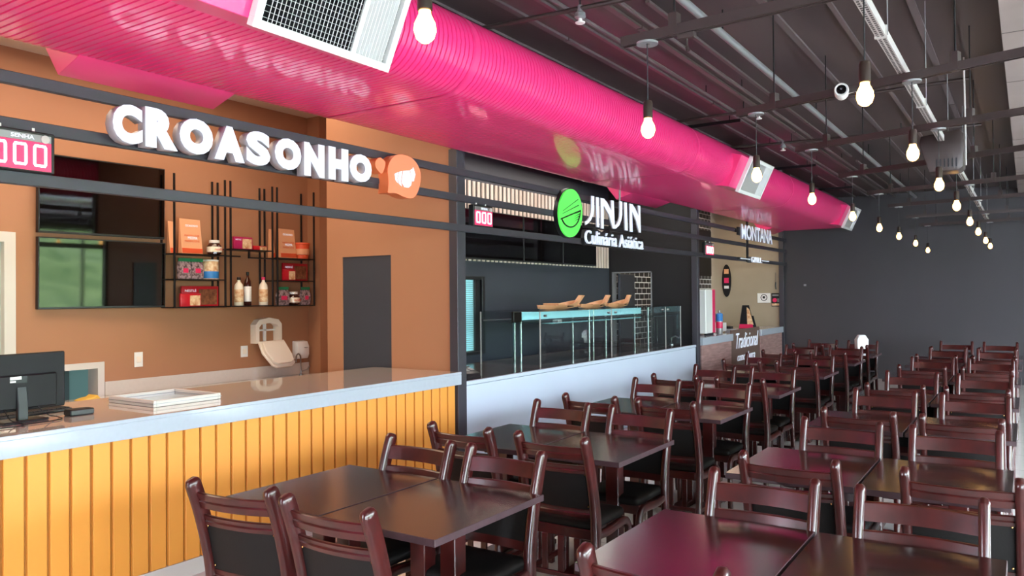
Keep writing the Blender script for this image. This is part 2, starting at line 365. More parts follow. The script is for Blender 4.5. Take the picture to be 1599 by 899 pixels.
# ================================================================== COUNTERS
c = thing('service_counter', (0, 0, 0), 'long counter with mustard boards and a glossy white top', 'counter')
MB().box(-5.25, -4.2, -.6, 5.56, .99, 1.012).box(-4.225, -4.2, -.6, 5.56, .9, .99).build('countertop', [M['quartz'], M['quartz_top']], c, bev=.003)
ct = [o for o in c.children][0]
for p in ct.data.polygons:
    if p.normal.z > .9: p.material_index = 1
y = -.6
while y < 5.5:
    MB().box(-4.29, -4.268, y+.008, min(y+.104, 5.555), .10, .9).build('front_board', M['yellow'], c, bev=.003); y += .112
MB().box(-4.33, -4.285, -.6, 5.56, .1, .9).box(-5.2, -4.33, -.6, -.56, .1, .99).build('carcass', M['yellowgroove'], c, smooth=False)
anchor(c, (-4.7, 2.5, 0))
bc = thing('back_counter', (0, 0, 0), 'white worktop with an upstand along the caramel back wall', 'counter')
MB().box(-7.58, -7.0, 3.46, 6.85, .70, .735).build('worktop', M['quartz_top'], bc, bev=.003)
MB().box(-7.598, -7.575, 4.24, 6.85, .735, .873).build('upstand', M['quartz_top'], bc, bev=.002)
MB().box(-7.55, -7.05, 3.5, 6.8, 0, .70).build('cabinet_base', M['whitepanel'], bc, bev=.003)
anchor(bc, (-7.3, 5.1, 0))
one('wall_ledge', MB().box(-5.1, -4.34, 5.42, 5.598, .985, 1.0), M['quartz_top'], 'short cream ledge on the caramel side wall beside the counter end', 'ledge', bev=.003)
c = thing('service_counter', (0, 0, 0), 'long plain white counter of the black kiosk', 'counter')
MB().box(-4.30, XF, 5.7, 11.6, 0, .868).build('front_panel', M['whitepanel'], c, bev=.003)
MB().box(-4.30, -4.262, 5.7, 11.6, .872, .908).build('top_edge', M['whitepanel'], c, bev=.004)
MB().box(-5.4, -4.30, 5.73, 11.6, .875, .908).build('countertop', M['granite'], c, bev=.003)
anchor(c, (-4.7, 8.6, 0))
for y0, y1, l in ((11.86, 13.33, 'near grill counter of pinkish oak with a pale top'), (15.07, 16.64, 'far grill counter of pinkish oak beside the end wall')):
    c = thing('grill_counter', (0, 0, 0), l, 'counter', 'oak counters of the grill kiosk')
    MB().box(-4.9, XF, y0, y1, .0, .88).build('oak_body', M['greywood'], c, bev=.003)
    MB().box(-4.95, -4.24, y0-.002, y1+.02, .88, 1.0).build('countertop', M['quartz'], c, bev=.004)
    anchor(c, (-4.6, (y0+y1)/2, 0))
c = thing('gate_banner', (0, 0, 0), 'brown banner with white script closing the gap between the oak counters', 'banner')
MB().box(-4.30, -4.275, 13.36, 15.045, .42, 1.055).build('board', M['bannerbrown'], c, bev=.003)
text_on('lettering', 'Tradicional', M['letterwhite'], c, (-4.274, 13.6, .72), YR, ZU, 1.34, .27, .006, -.004, shear=.35)
text_on('lettering', 'como churra', M['letterwhite'], c, (-4.274, 13.66, .50), YR, ZU, 1.06, .14, .006, .0, shear=.3)
anchor(c, (-4.29, 14.2, .42))
# ================================================================== SIGNS
def fit(ch, y0, y1, z0, z1, X0, X1, m, side, parent, off=.0, bev=.0, name='letter'):
    return text_on(name, ch, m, parent, (X0, y0, z0), YR, ZU, y1-y0, z1-z0, X1-X0, off, bev, side=side)
s = thing('bakery_sign', (0, 0, 0), 'bulky white letters CROASONHO with a salmon croissant badge on the rails', 'sign')
ex = [('C', 75, 212, 88, 272), ('R', 224, 372, 112, 297), ('O', 380, 532, 155, 322), ('A', 538, 675, 190, 352), ('S', 682, 792, 213, 372), ('O', 812, 932, 245, 392), ('N', 945, 1038, 268, 424), ('H', 1056, 1146, 288, 440), ('O', 1152, 1252, 317, 448)]
for ch, a, b, t, d in ex:
    X = -4.09; y0, _ = onx(150+a/2.907, 130+(t+d)/2/2.907, X); y1, _ = onx(150+b/2.907, 130+(t+d)/2/2.907, X)
    _, zt = onx(150+(a+b)/2/2.907, 130+t/2.907, X); _, zb = onx(150+(a+b)/2/2.907, 130+d/2.907, X)
    fit(ch, y0, y1, zb, zt-.008, -4.165, X, M['letterwhite'], M['letterside'], s, .05 if ch in 'SC' else .068, .015)
def traced(name, pts, X0, X1, m, parent, ox=0, oy=0, sc=1, side=None, X=None):
    poly = [onx(ox+a/sc, oy+b/sc, X or X1) for a, b in pts]
    o = MB().prism(poly, X0, X1, 'x').build(name, [m, side] if side else m, parent, ang=50)
    if side:
        for p in o.data.polygons: p.material_index = 0 if p.normal.x > .8 else 1
    return o
def smooth_poly(pts, k=3):
    for _ in range(k):
        q = []
        for i in range(len(pts)):
            a, b = pts[i], pts[(i+1) % len(pts)]
            q += [(a[0]*.75+b[0]*.25, a[1]*.75+b[1]*.25), (a[0]*.25+b[0]*.75, a[1]*.25+b[1]*.75)]
        pts = q
    return pts
traced('badge', smooth_poly([(733, 330), (765, 276), (812, 272), (862, 295), (894, 355), (888, 425), (862, 482), (812, 474), (775, 452), (735, 456), (738, 440), (741, 395)]), -4.2, -4.1, M['orange'], s, 360, 150, 3, M['orangeside'])
traced('flake', smooth_poly([(678, 302), (700, 284), (716, 298), (728, 310), (720, 345), (709, 368), (692, 350), (678, 330)]), -4.2, -4.12, M['orange'], s, 360, 150, 3, M['orangeside'])
for pts in ([(811, 350), (838, 348), (850, 394), (846, 418), (834, 429), (816, 426), (803, 404)], [(793, 353), (805, 351), (798, 402), (803, 422), (790, 409), (786, 384)], [(771, 363), (788, 355), (781, 384), (784, 406), (774, 392)], [(843, 346), (851, 341), (863, 380), (859, 398), (854, 400)], [(854, 338), (857, 334), (866, 366), (864, 380)]):
    traced('croissant_mark', pts, -4.099, -4.093, M['letterwhite'], s, 360, 150, 3)
MB().box(-4.21, -4.195, 2.45, 4.7, 2.56, 2.6).build('mounting_bar', M['rail'], s)
anchor(s, (-4.15, 3.6, 2.5))
s = thing('asian_food_sign', (0, 0, 0), 'white JINJIN wordmark with a green bowl disc on the rails', 'sign')
el = [(192+112*math.cos(t*PI/20), 323+232*math.sin(t*PI/20)) for t in range(40)]
elb = [(186+122*math.cos(t*PI/20), 323+240*math.sin(t*PI/20)) for t in range(40)]
traced('disc_back', elb, -4.2, -4.15, M['black'], s, 860, 280, 6.15, X=-4.15)
traced('disc', el, -4.15, -4.13, M['green'], s, 860, 280, 6.15)
for pts in ([(96, 374), (290, 292), (289, 304), (98, 386)], smooth_poly([(102, 378), (112, 376), (140, 430), (190, 456), (235, 440), (268, 390), (287, 300), (292, 300), (285, 360), (262, 425), (215, 466), (170, 464), (125, 430)], 2),
            [(118, 300), (264, 190), (264, 196), (118, 304)], [(116, 326), (270, 243), (270, 252), (116, 330)],
            [(230, 335), (283, 305), (283, 312)], [(225, 360), (281, 325), (280, 334)], [(224, 384), (277, 347), (275, 358)], [(226, 404), (272, 370), (268, 382)]):
    traced('bowl_line', pts, -4.13, -4.126, M['black'], s, 860, 280, 6.15)
G = (860, 280, 6.15)
def jj(pts): traced('letter', pts, -4.145, -4.13, M['letterwhite'], s, *G, side=M['letterside'])
jj([(390, 158), (418, 162), (418, 290), (408, 345), (385, 395), (352, 428), (334, 438), (330, 404), (352, 395), (374, 362), (386, 318), (390, 270)])
jj([(436, 170), (462, 174), (466, 462), (442, 456)])
jj([(480, 178), (512, 184), (545, 225), (582, 300), (580, 200), (606, 204), (616, 474), (596, 470), (560, 340), (508, 252), (510, 474), (484, 470)])
jj([(662, 210), (688, 214), (688, 340), (678, 395), (660, 440), (632, 468), (618, 474), (616, 440), (634, 430), (650, 400), (660, 360), (662, 310)])
jj([(706, 220), (732, 224), (740, 492), (714, 487)])
jj([(758, 232), (785, 238), (812, 280), (844, 350), (838, 250), (860, 254), (866, 512), (848, 508), (822, 400), (782, 310), (788, 504), (762, 500)])
pl = [onx(860+a/6.15, 280+b/6.15, -4.16) for a, b in ((318, 560), (330, 480), (440, 478), (500, 510), (560, 480), (600, 530), (885, 570), (888, 685), (330, 628))]
MB().prism(pl, -4.2, -4.16, 'x').build('plate', M['darkgrey'], s)
y0, z0 = onx(860+330/6.15, 280+612/6.15, -4.15); y1, z1 = onx(860+885/6.15, 280+668/6.15, -4.15)
text_on('tagline', 'Culinária Asiática', M['letterwhite'], s, (-4.159, y0, 2.262), YR, ZU, y1-y0, .155, .02, .0)
MB().box(-4.21, -4.175, 7.85, 9.3, 2.45, 2.5).build('mounting_bar', M['black'], s)
anchor(s, (-4.17, 8.3, 2.26))
s = thing('grill_sign', (0, 0, 0), 'white MONTANA GRILL lettering on a black frame over the oak counters', 'sign')
text_on('letter', 'MONTANA', M['letterwhite'], s, (-4.17, 13.56, 2.635), YR, ZU, 1.95, .265, .03, .025, side=M['letterside'])
MB().box(-4.2, -4.175, 13.46, 15.35, 2.70, 2.84).box(-4.2, -4.18, 13.36, 13.5, 2.745, 2.8).box(-4.2, -4.18, 14.0, 14.08, 2.25, 3.0).build('backing', M['black'], s)
text_on('letter', 'GRILL', M['letterwhite'], s, (-4.17, 14.18, 2.25), YR, ZU, .66, .10, .02, .01)
MB().box(-4.2, -4.18, 13.5, 13.66, 2.28, 2.32).box(-4.2, -4.18, 14.05, 14.25, 2.24, 2.35).build('backing', M['black'], s)
for a, b in ((13.6, 14.12), (14.9, 15.35)): MB().box(-4.18, -4.165, a, b, 2.292, 2.308).build('rule', M['letterwhite'], s)
anchor(s, (-4.18, 14.4, 2.25))
# ---- number displays
def display(y0, y1, z0, z1, label, word):
    s = thing('queue_number_display', (0, 0, 0), label, 'display', 'red queue number displays'); X = -4.17; w = y1-y0; h = z1-z0
    MB().box(X-.06, X, y0, y1, z0, z1).build('housing', M['black'], s, bev=.006)
    MB().box(X, X+.003, y0+.05*w, y1-.06*w, z0+.05*h, z0+.74*h).build('panel', M['red_led'], s, smooth=False)
    MB().box(X, X+.003, y0+.05*w, y1-.06*w, z0+.75*h, z1-.08*h).build('header', M['grey'], s, smooth=False)
    for k in range(3):
        a = y0+w*(.1+.285*k); b = a+w*.2; q = z0+.14*h; t = z0+.68*h; e = w*.04
        m = MB()
        pts_o = [(a+e*.6, q), (b-e*.6, q), (b, q+e), (b, t-e), (b-e*.6, t), (a+e*.6, t), (a, t-e), (a, q+e)]
        pts_i = [(a+e, q+e), (b-e, q+e), (b-e, q+1.4*e), (b-e, t-1.4*e), (b-e, t-e), (a+e, t-e), (a+e, t-1.4*e), (a+e, q+1.4*e)]
        m.v = [Vector((X+.006, *p)) for p in pts_o+pts_i]
        for i in range(8): m.f.append((i, (i+1) % 8, 8+(i+1) % 8, 8+i)); m.m.append(0)
        o = m.build('digit', M['led'], s, smooth=False)
        sm = o.modifiers.new('s', 'SOLIDIFY'); sm.thickness = .003
    if word: text_on('lettering', 'SENHA', M['letterwhite'], s, (X+.003, y0+.36*w, z0+.795*h), YR, ZU, .33*w, .095*h, .002, .01)
    MB().lathe([(.0, 0), (.1*h, 0), (.1*h, .004), (.05*h, .005), (.0, .005)], 20, T=Matrix.Translation((X+.003, y1-.15*w, z0+.83*h)) @ Matrix.Rotation(PI/2, 4, 'Y')).build('badge', M['tray'], s)
    for q in (.25, .72): MB().box(X-.04, X-.025, y0+q*w-.006, y0+q*w+.006, z1, z1+.02).build('bracket', M['white'], s)
    anchor(s, (X-.03, (y0+y1)/2, z0))
display(1.745, 2.075, 2.322, 2.53, 'large red 000 number display marked SENHA hanging on the rails at far left', True)
display(5.72, 6.03, 2.318, 2.512, 'red 000 number display on the rails beside the first steel post', True)
display(11.80, 12.2, 2.29, 2.49, 'small red number display on the rails near the grill sign', False)
# ================================================================== DUCT
XC0, XC1, ZC, RD = -4.08, -3.08, 3.21, .26
def ductring(y, r):
    pts = []
    for i in range(13): a = -PI/2+PI*i/12; pts.append((XC1+r*math.cos(a), y, ZC+r*math.sin(a)))
    for i in range(13): a = PI/2+PI*i/12; pts.append((XC0+r*math.cos(a), y, ZC+r*math.sin(a)))
    return pts
d = thing('air_duct', (0, 0, 0), 'huge pink ribbed oval air duct running above the kiosk fronts', 'air duct')
rings = []; y = -3.0; pit = .042
while y < 16.3:
    rings += [ductring(y, RD), ductring(y+pit-.011, RD), ductring(y+pit-.009, RD-.012), ductring(y+pit-.002, RD-.012)]; y += pit
MB().loft(rings).build('duct_body', M['pink'], d, ang=50)
MB().loft([ductring(-3.0+pit*k+.001, RD+.006) for k in (1, 3)]).build('joint_band', M['pinkflat'], d)
for yy in (3.9, 7.8, 11.7): MB().loft([ductring(yy, RD+.004), ductring(yy+.05, RD+.004)], cap=False).build('joint_band', M['pinkflat'], d)
def vent(y0, y1):
    y0b = y0-.3; A, B, C, D_ = (-2.88, 2.925), (-2.72, 3.275), (-3.05, 3.36), (-3.12, 2.965)
    MB().prism([A, B, C, D_], y0b, y1+.01, 'y').build('register_boot', M['pinkflat'], d, bev=.003)
    ax = Vector((B[0]-A[0], 0, B[1]-A[1])); L = ax.length; ax.normalize(); n = Vector((ax.z, 0, -ax.x)); O = Vector((A[0], 0, A[1]))+n*.026
    T = Matrix(((0, ax.x, n.x, O.x), (1, 0, 0, 0), (0, ax.z, n.z, O.z), (0, 0, 0, 1)))   # local (y, up the face, outwards)
    e = .028
    g = MB()
    for a0, a1, b0, b1 in ((y0-e, y1+e, -e, .012), (y0-e, y1+e, L-.012, L+e), (y0-e, y0+.012, .012, L-.012), (y1-.012, y1+e, .012, L-.012)): g.box(a0, a1, b0, b1, -.026, .018, T=T)
    f = g.build('grille_frame', M['white'], d, bev=.002)
    b = MB().box(y0+.012, y1-.012, .012, L-.012, -.022, -.02, T=T).build('backing', M['black'], f, smooth=False)
    g = MB(); k = int((y1-y0)/.0235)
    for i in range(2, k-1): q = y0+(y1-y0)*i/k; k_ = .8 if i < .7*k else -.25; g.add([(q+a-z*k_+.01*k_, b, z) for z in (-.018, .016) for b in (.012, L-.012) for a in (-.0016, .0016)], [(0, 2, 3, 1), (4, 5, 7, 6), (0, 1, 5, 4), (2, 6, 7, 3), (0, 4, 6, 2), (1, 3, 7, 5)], 0, T)
    for i in range(1, 14): q = L*i/14; g.box(y0+.012, y1-.012, q-.0012, q+.0012, -.014, -.008, T=T)
    g.build('blades', M['white'], f, smooth=False)
for a, b in ((2.29, 3.12), (9.25, 10.1), (15.55, 16.33)): vent(a, b)
for a, b in ((2.17, 3.13), (9.0, 10.25), (15.4, 16.3)):
    MB().prism([(-4.1, 2.955), (-4.33, 2.885), (-4.5, 3.1), (-4.3, 3.3)], a, b, 'y').build('rear_boot', M['pinkflat'], d, bev=.003)
anchor(d, (-3.58, 6.6, 3.2))
for k, (y, l) in enumerate(((8.2, 'before the middle grille'), (9.75, 'above the middle grille'), (11.7, 'beyond the middle grille'), (14.5, 'nearest the end wall'))):
    s = thing('duct_hanger', (0, 0, 0), 'black duct hanger strut '+l, 'hanger', 'duct hanger struts')
    MB().box(-4.45, -2.5, y-.02, y+.02, 3.485, 3.52).build('strut', M['blackmetal'], s, bev=.002)
    for x in (-4.4, -2.62): MB().tube([(x, y, 3.52), (x, y, 3.6)], .006, 6).build('rod', M['blackmetal'], s)
    anchor(s, (-3.5, y, 3.485))
# ================================================================== SCREENS
def screen(x, y0, y1, z0, z1, label, group=None):
    s = thing('wall_screen', (0, 0, 0), label, 'screen', group)
    MB().box(x, x+.05, y0, y1, z0, z1).build('housing', M['black'], s, bev=.004)
    MB().box(x+.05, x+.053, y0+.012, y1-.012, z0+.02, z1-.012).build('glass', M['screen'], s, smooth=False)
    anchor(s, (x, (y0+y1)/2, z0)); return s
sc_ = screen(BX+.035, 3.60, 4.83, 1.595, 2.262, 'lower of the two black screens on the caramel wall, reflecting daylight', 'stacked screens on the caramel wall')
sc_.rotation_euler = (0, math.radians(1.0), math.radians(-3.0))
sc_ = screen(BX+.035, 3.60, 4.83, 2.30, 3.03, 'upper of the two black screens on the caramel wall', 'stacked screens on the caramel wall')
sc_.rotation_euler = (0, math.radians(1.0), math.radians(-2.0))
screen(-5.77, 7.62, 8.98, 2.14, 2.76, 'menu screen of the black kiosk nearest the camera', 'menu screens of the black kiosk')
screen(-5.77, 9.0, 10.06, 2.14, 2.76, 'middle menu screen of the black kiosk', 'menu screens of the black kiosk')
screen(-5.77, 10.08, 11.14, 2.14, 2.76, 'menu screen of the black kiosk farthest from the camera', 'menu screens of the black kiosk')
s = thing('batten_panel', (0, 0, 0), 'panel of pale vertical battens behind the menu screens', 'panel')
MB().box(-5.798, -5.79, 7.4, 11.72, 2.13, 3.12).build('backing', M['jjblack'], s, smooth=False)
y = 7.42
while y < 11.7: MB().box(-5.79, -5.772, y, y+.05, 2.12, 3.12).build('batten', M['batten'], s, smooth=False); y += .098
anchor(s, (-5.79, 9.5, 2.12))
one('dark_board', MB().box(-5.798, -5.77, 14.9, 16.7, 2.07, 3.05), M['darkgrey'], 'plain dark panel mounted on the black brick wall', 'panel', bev=.003)
s = thing('blind_window', (0, 0, 0), 'small aqua lit window with venetian blind in the black kiosk wall', 'window')
MB().box(-5.9, -5.78, 7.40, 7.45, .95, 1.93).box(-5.9, -5.78, 8.1, 8.16, .95, 1.93).box(-5.9, -5.78, 7.45, 8.1, 1.89, 1.93).box(-5.9, -5.78, 7.45, 8.1, .95, .99).box(-5.83, -5.81, 7.98, 8.1, .99, 1.89).build('frame', M['black'], s, bev=.003)
g = MB()
for i in range(34): g.box(-5.86, -5.84, 7.45, 7.98, 1.005+i*.026, 1.022+i*.026)
g.build('blind', M['blind'], s, smooth=False)
MB().box(-5.885, -5.88, 7.45, 8.1, .99, 1.89).build('pane', M['kitchen'], s, smooth=False)
anchor(s, (-5.84, 7.78, .95))
# ================================================================== SHELF UNIT
s = thing('wall_shelf', (0, 0, 0), 'black steel bar shelf unit on the caramel wall holding sweets', 'shelf')
FX, RX = -7.36, -7.585; q = .009
def bar(mb, p, r_=q): mb.box(*p)
for y in (4.85, 5.464, 5.535, 6.11, 6.18, 6.745):
    MB().box(FX-q, FX+q, y-q, y+q, 1.59, 2.98).build('upright', M['blackmetal'], s, bev=.001)
    MB().box(RX-q, RX+q, y-q, y+q, 1.59, 2.98).build('upright', M['blackmetal'], s, bev=.001)
for a, b, zs in ((4.85, 5.464, (1.595, 1.888, 2.155)), (5.535, 6.11, (1.597, 2.232)), (6.18, 6.745, (1.592, 1.888, 2.155))):
    for z in zs:
        MB().box(RX, FX+q, a-q, b+q, z-.012, z).build('shelf_board', M['blackmetal'], s, bev=.001)
for bb in ((5.46, 5.66, 2.14, 2.155), (5.93, 6.18, 2.13, 2.145)): MB().box(FX-q, FX+q, *bb).build('cross_bar', M['blackmetal'], s, bev=.001)
MB().prism([(5.77, 2.13), (5.95, 2.13), (5.95, 2.145), (5.79, 2.145), (5.79, 2.232), (5.77, 2.232)], FX-q, FX+q, 'x').build('bent_bracket', M['blackmetal'], s)
anchor(s, (-7.47, 5.8, 1.58))
SX = -7.43
def pbag(y0, y1, z0, z1, label, words=True, X=SX):
    b = thing('paper_bag', (0, 0, 0), label, 'paper bag', 'kraft bags on the shelf'); w = y1-y0; h = z1-z0; t = .07
    m = MB(); m.v = [Vector(v) for v in [(X-t, y0, z0), (X, y0, z0), (X, y1, z0), (X-t, y1, z0), (X-t/2-.006, y0-.01, z1), (X-t/2+.006, y0-.01, z1), (X-t/2+.006, y1-.015, z1-.005), (X-t/2-.006, y1-.015, z1-.005)]]
    m.f = [(0, 3, 2, 1), (4, 5, 6, 7), (0, 1, 5, 4), (1, 2, 6, 5), (2, 3, 7, 6), (3, 0, 4, 7)]; m.m = [0]*6
    m.build('bag_body', M['kraft'], b, bev=.002)
    MB().box(X-.01, X+.001, y0+.004, y1-.004, z0+.01, z0+.06).build('print_band', M['orangered'], b, smooth=False)
    if words:
        n = Vector((1, 0, .1)).normalized(); u = Vector((-t/2, 0, h)).normalized()
        text_on('lettering', 'CROASONHO', M['letterwhite'], b, Vector((X, y0+.2*w, z0))+u*(.78*h)+Vector((.008, 0, 0)), YR, u, .6*w, .022, .001)
        text_on('lettering', 'MESMA', M['letterwhite'], b, Vector((X, y0+.3*w, z0))+u*(.42*h)+Vector((.008, 0, 0)), YR, u, .45*w, .03, .001)
        for zz in (.5, .34): text_on('lettering', 'MASSA LEVE', M['orangered'], b, Vector((X, y0+.15*w, z0))+u*(zz*h)+Vector((.008, 0, 0)), YR, u, .7*w, .02, .001)
    anchor(b, (X-t/2, (y0+y1)/2, z0))
pbag(4.985, 5.235, 2.156, 2.53, 'salmon kraft bag with printed front on the upper left shelf')
pbag(4.895, 4.965, 2.156, 2.50, 'narrow side of a kraft bag behind the leftmost front upright', False, -7.5)
pbag(6.29, 6.535, 2.156, 2.51, 'salmon kraft bag with printed front on the upper right shelf')
pbag(6.21, 6.27, 2.156, 2.50, 'narrow side of a kraft bag behind the right hand uprights', False, -7.5)
def jar(y, z0, label):
    b = thing('spread_jar', (SX-.02, y, z0), label, 'jar', 'jars of chocolate spread on the shelf')
    MB().lathe([(.05, 0), (.072, .012), (.078, .06), (.074, .1), (.055, .125), (.05, .13)], 20).build('glass_body', M['nutbrown'], b)
    MB().lathe([(.052, .13), (.056, .132), (.056, .158), (.05, .162)], 20).build('lid', M['white'], b)
    l = MB().lathe([(.0785, .03), (.08, .032), (.08, .088), (.076, .09)], 20).build('label_band', M['milk'], b)
    text_on('lettering', 'nutella', M['orangered'], b, (.081, -.05, .05), YR, ZU, .1, .026, .001)
jar(5.39, 2.156, 'chocolate spread jar on the upper left shelf beside the kraft bag')
jar(6.495, 1.593, 'chocolate spread jar on the bottom right shelf between candy pouches')
def pouch(y0, y1, z0, label):
    b = thing('candy_pouch', (0, 0, 0), label, 'candy bag', 'green topped candy pouches'); h = .215; X = SX+.02
    m = MB(); rings = []
    for t, d in ((0, .03), (.2, .045), (.6, .04), (.85, .02), (.97, .004)): rings.append([(X-d, y0, z0+h*t), (X-.03+d, y0+.006, z0+h*t), (X-.03+d, y1-.006, z0+h*t), (X-d, y1, z0+h*t)])
    m.loft(rings).build('pouch_body', M['speckle'], b, ang=60)
    MB().box(X-.02, X-.004, y0, y1, z0+h*.86, z0+h*1.02).build('header', M['greenlid'], b, bev=.002)
    MB().box(X+.012, X+.017, y0+.04, y1-.04, z0+h*.3, z0+h*.52).build('emblem', M['pinklabel'], b, bev=.002)
    anchor(b, (X-.015, (y0+y1)/2, z0))
pouch(4.935, 5.075, 1.889, 'green topped candy pouch on the middle left shelf, left one'); pouch(5.08, 5.225, 1.889, 'green topped candy pouch on the middle left shelf beside the tin')
pouch(6.225, 6.395, 1.593, 'green topped candy pouch left of the jar on the bottom right shelf'); pouch(6.59, 6.725, 1.593, 'green topped candy pouch right of the jar on the bottom right shelf')
b = thing('milk_tin', (-7.47, 5.345, 1.889), 'round cream and blue tin on the middle left shelf', 'tin')
MB().lathe([(.092, 0), (.094, .004), (.094, .19), (.09, .195)], 24).build('tin_body', M['creamfood'], b)
MB().lathe([(.0945, .01), (.0955, .012), (.0955, .085), (.0945, .087)], 24).build('label_band', M['blue'], b)
MB().lathe([(.09, .195), (.095, .197), (.095, .212), (.08, .214)], 24).build('lid', M['white'], b)
b = thing('sauce_bucket', (-7.47, 6.64, 2.156), 'orange red bucket with a pale rim on the upper right shelf', 'bucket')
MB().lathe([(.082, 0), (.1, .175), (.098, .178)], 24).build('bucket_body', M['orangered'], b)
MB().lathe([(.1, .175), (.106, .178), (.106, .195), (.095, .198)], 24).build('lid', M['orangered'], b)
MB().lathe([(.09, .05), (.0955, .052), (.098, .12), (.096, .122)], 24).build('label_band', M['kraft'], b)
def pack(y0, y1, z0, z1, label, word=True, x=SX-.03, m='redpack', pic='choc', cat='packet'):
    b = thing('sweet_packet', (0, 0, 0), label, cat, 'red and magenta sweet packets'); w = y1-y0; h = z1-z0
    MB().box(x-.03, x, y0, y1, z0, z1).build('wrapper', M[m], b, bev=.006, seg=2)
    MB().box(x-.002, x+.002, y0+.45*w, y1-.05*w, z0+.08*h, z1-.15*h).build('picture', M[pic], b, bev=.001)
    if word: text_on('lettering', 'NESTLÉ', M['letterwhite'], b, (x+.001, y0+.08*w, z0+.72*h), YR, ZU, .3*w, .14*h, .001)
    anchor(b, (x-.015, (y0+y1)/2, z0))
pack(5.0, 5.45, 1.597, 1.815, 'large red wafer packet on the bottom left shelf')
pack(4.945, 5.19, 1.597, 1.735, 'small red box in front of the large packet on the bottom left shelf', False, SX+.03, 'redpack', 'creamfood', 'box')
pack(5.63, 5.885, 2.233, 2.375, 'magenta box on the raised middle shelf', True, SX, 'magenta', 'creamfood', 'box')
pack(5.90, 6.09, 2.233, 2.285, 'flat red packet lying on the raised middle shelf', False, SX, 'redpack', 'creamfood')
pack(6.35, 6.73, 1.889, 2.10, 'large red wafer packet on the middle right shelf', True)
pack(6.30, 6.49, 1.889, 2.02, 'small red box in front of the packet on the middle right shelf', False, SX+.03, 'redpack', 'creamfood', 'box')
def bott(y, z0, label, m, cap, lab, hh, r):
    b = thing('bottle', (SX-.01, y, z0), label, 'bottle', 'syrup bottles on the shelf')
    MB().lathe([(r*.9, 0), (r, .01), (r, hh*.62), (r*.85, hh*.74), (r*.35, hh*.84), (r*.32, hh*.92)], 18).build('bottle_body', M[m], b)
    MB().lathe([(r*.4, hh*.9), (r*.42, hh*.91), (r*.42, hh), (r*.3, hh*1.005)], 14).build('cap', M[cap], b)
    MB().lathe([(r+.0005, hh*.12), (r+.002, hh*.13), (r+.002, hh*.56), (r+.0005, hh*.57)], 18).build('label_band', M[lab], b)
bott(5.70, 1.598, 'white syrup bottle with a brown cap on the lowest middle shelf', 'milk', 'copper', 'creamfood', .32, .052)
bott(5.82, 1.598, 'dark glass bottle beside the white bottle on the lowest middle shelf', 'bottle', 'blackmetal', 'white', .38, .04)
bott(6.04, 1.598, 'white syrup bottle with a pink cap on the lowest middle shelf', 'milk', 'pinklabel', 'creamfood', .325, .052)
# ================================================================== WALL FITTINGS OF KIOSK 1
def plate(y0, y1, z0, z1, label):
    b = thing('wall_socket', (0, 0, 0), label, 'socket', 'white plates on the caramel wall')
    MB().box(BX+.001, BX+.012, y0, y1, z0, z1).build('cover_plate', M['white'], b, bev=.002)
    MB().box(BX+.012, BX+.016, y0+.02, y1-.02, (z0+z1)/2-.03, (z0+z1)/2+.03).build('insert', M['cream'], b, bev=.002)
    anchor(b, (BX, (y0+y1)/2, z0))
plate(4.55, 4.64, .99, 1.14, 'white wall socket left of the towel dispenser'); plate(5.84, 5.935, 1.0, 1.13, 'white wall socket beside the towel dispenser')
s = thing('towel_dispenser', (0, 0, 0), 'open white paper towel dispenser with its cover hanging down', 'dispenser')
y0, y1 = 5.98, 6.36; z0, z1 = 1.15, 1.44
f = MB()
arch = [(y0, z0), (y1, z0), (y1, z1-.07), (y1-.05, z1-.015), ((y0+y1)/2, z1+.01), (y0+.05, z1-.015), (y0, z1-.07)]
hole = [(y0+.05, z0+.02), (y1-.05, z0+.02), (y1-.05, z1-.1), (y1-.08, z1-.07), ((y0+y1)/2, z1-.055), (y0+.08, z1-.07), (y0+.05, z1-.1)]
X0, X1 = BX+.001, BX+.10
n = 7
for X in (X0, X1):
    for p in arch: f.v.append(Vector((X, *p)))
    for p in hole: f.v.append(Vector((X, *p)))
for i in range(n):
    k = (i+1) % n
    f.f += [(14+i, 14+k, 21+k, 21+i), (i, k, 14+k, 14+i), (7+i, 7+k, 21+k, 21+i), (i, k, 7+k, 7+i)]; f.m += [0]*4
f.build('back_frame', M['cream'], s, ang=30)
MB().box(X0, X0+.03, 6.155, 6.185, z0, z1-.04).box(X0, X0+.03, y0+.04, y1-.04, 1.29, 1.31).build('cross_rib', M['white'], s, bev=.002)
T = Matrix.Translation((X1, 0, z0+.01)) @ Matrix.Rotation(math.radians(-28), 4, 'Y')
sh = MB(); pr = [(6.0, 0), (6.37, .01), (6.42, -.2), (6.42, -.30), (6.36, -.335), (6.13, -.34), (6.08, -.31), (6.0, -.15)]
sh.prism(pr, 0, .03, 'x', T=T).prism([(a*.86+.86, b*.82-.03) for a, b in pr], .03, .07, 'x', T=T)
sh.build('front_cover', M['cream'], s, bev=.006)
anchor(s, (BX, 6.2, z0))
s = thing('soap_dispenser', (0, 0, 0), 'white wall soap dispenser above the tap', 'dispenser')
MB().prism([(BX, .92), (BX+.09, .93), (BX+.11, .98), (BX+.11, 1.08), (BX+.08, 1.14), (BX, 1.15)], 6.60, 6.78, 'y').build('body', M['white'], s, bev=.01, seg=2)
MB().box(BX+.109, BX+.114, 6.70, 6.75, 1.06, 1.068).build('badge', M['grey'], s)
anchor(s, (BX, 6.69, .92))
s = thing('tap', (0, 0, 0), 'slim chrome swan neck tap on the back worktop', 'tap')
MB().lathe([(.025, .735), (.025, .75), (.012, .76), (.012, .80)], 14, c=(-7.42, 6.58, 0)).build('base', M['chrome'], s)
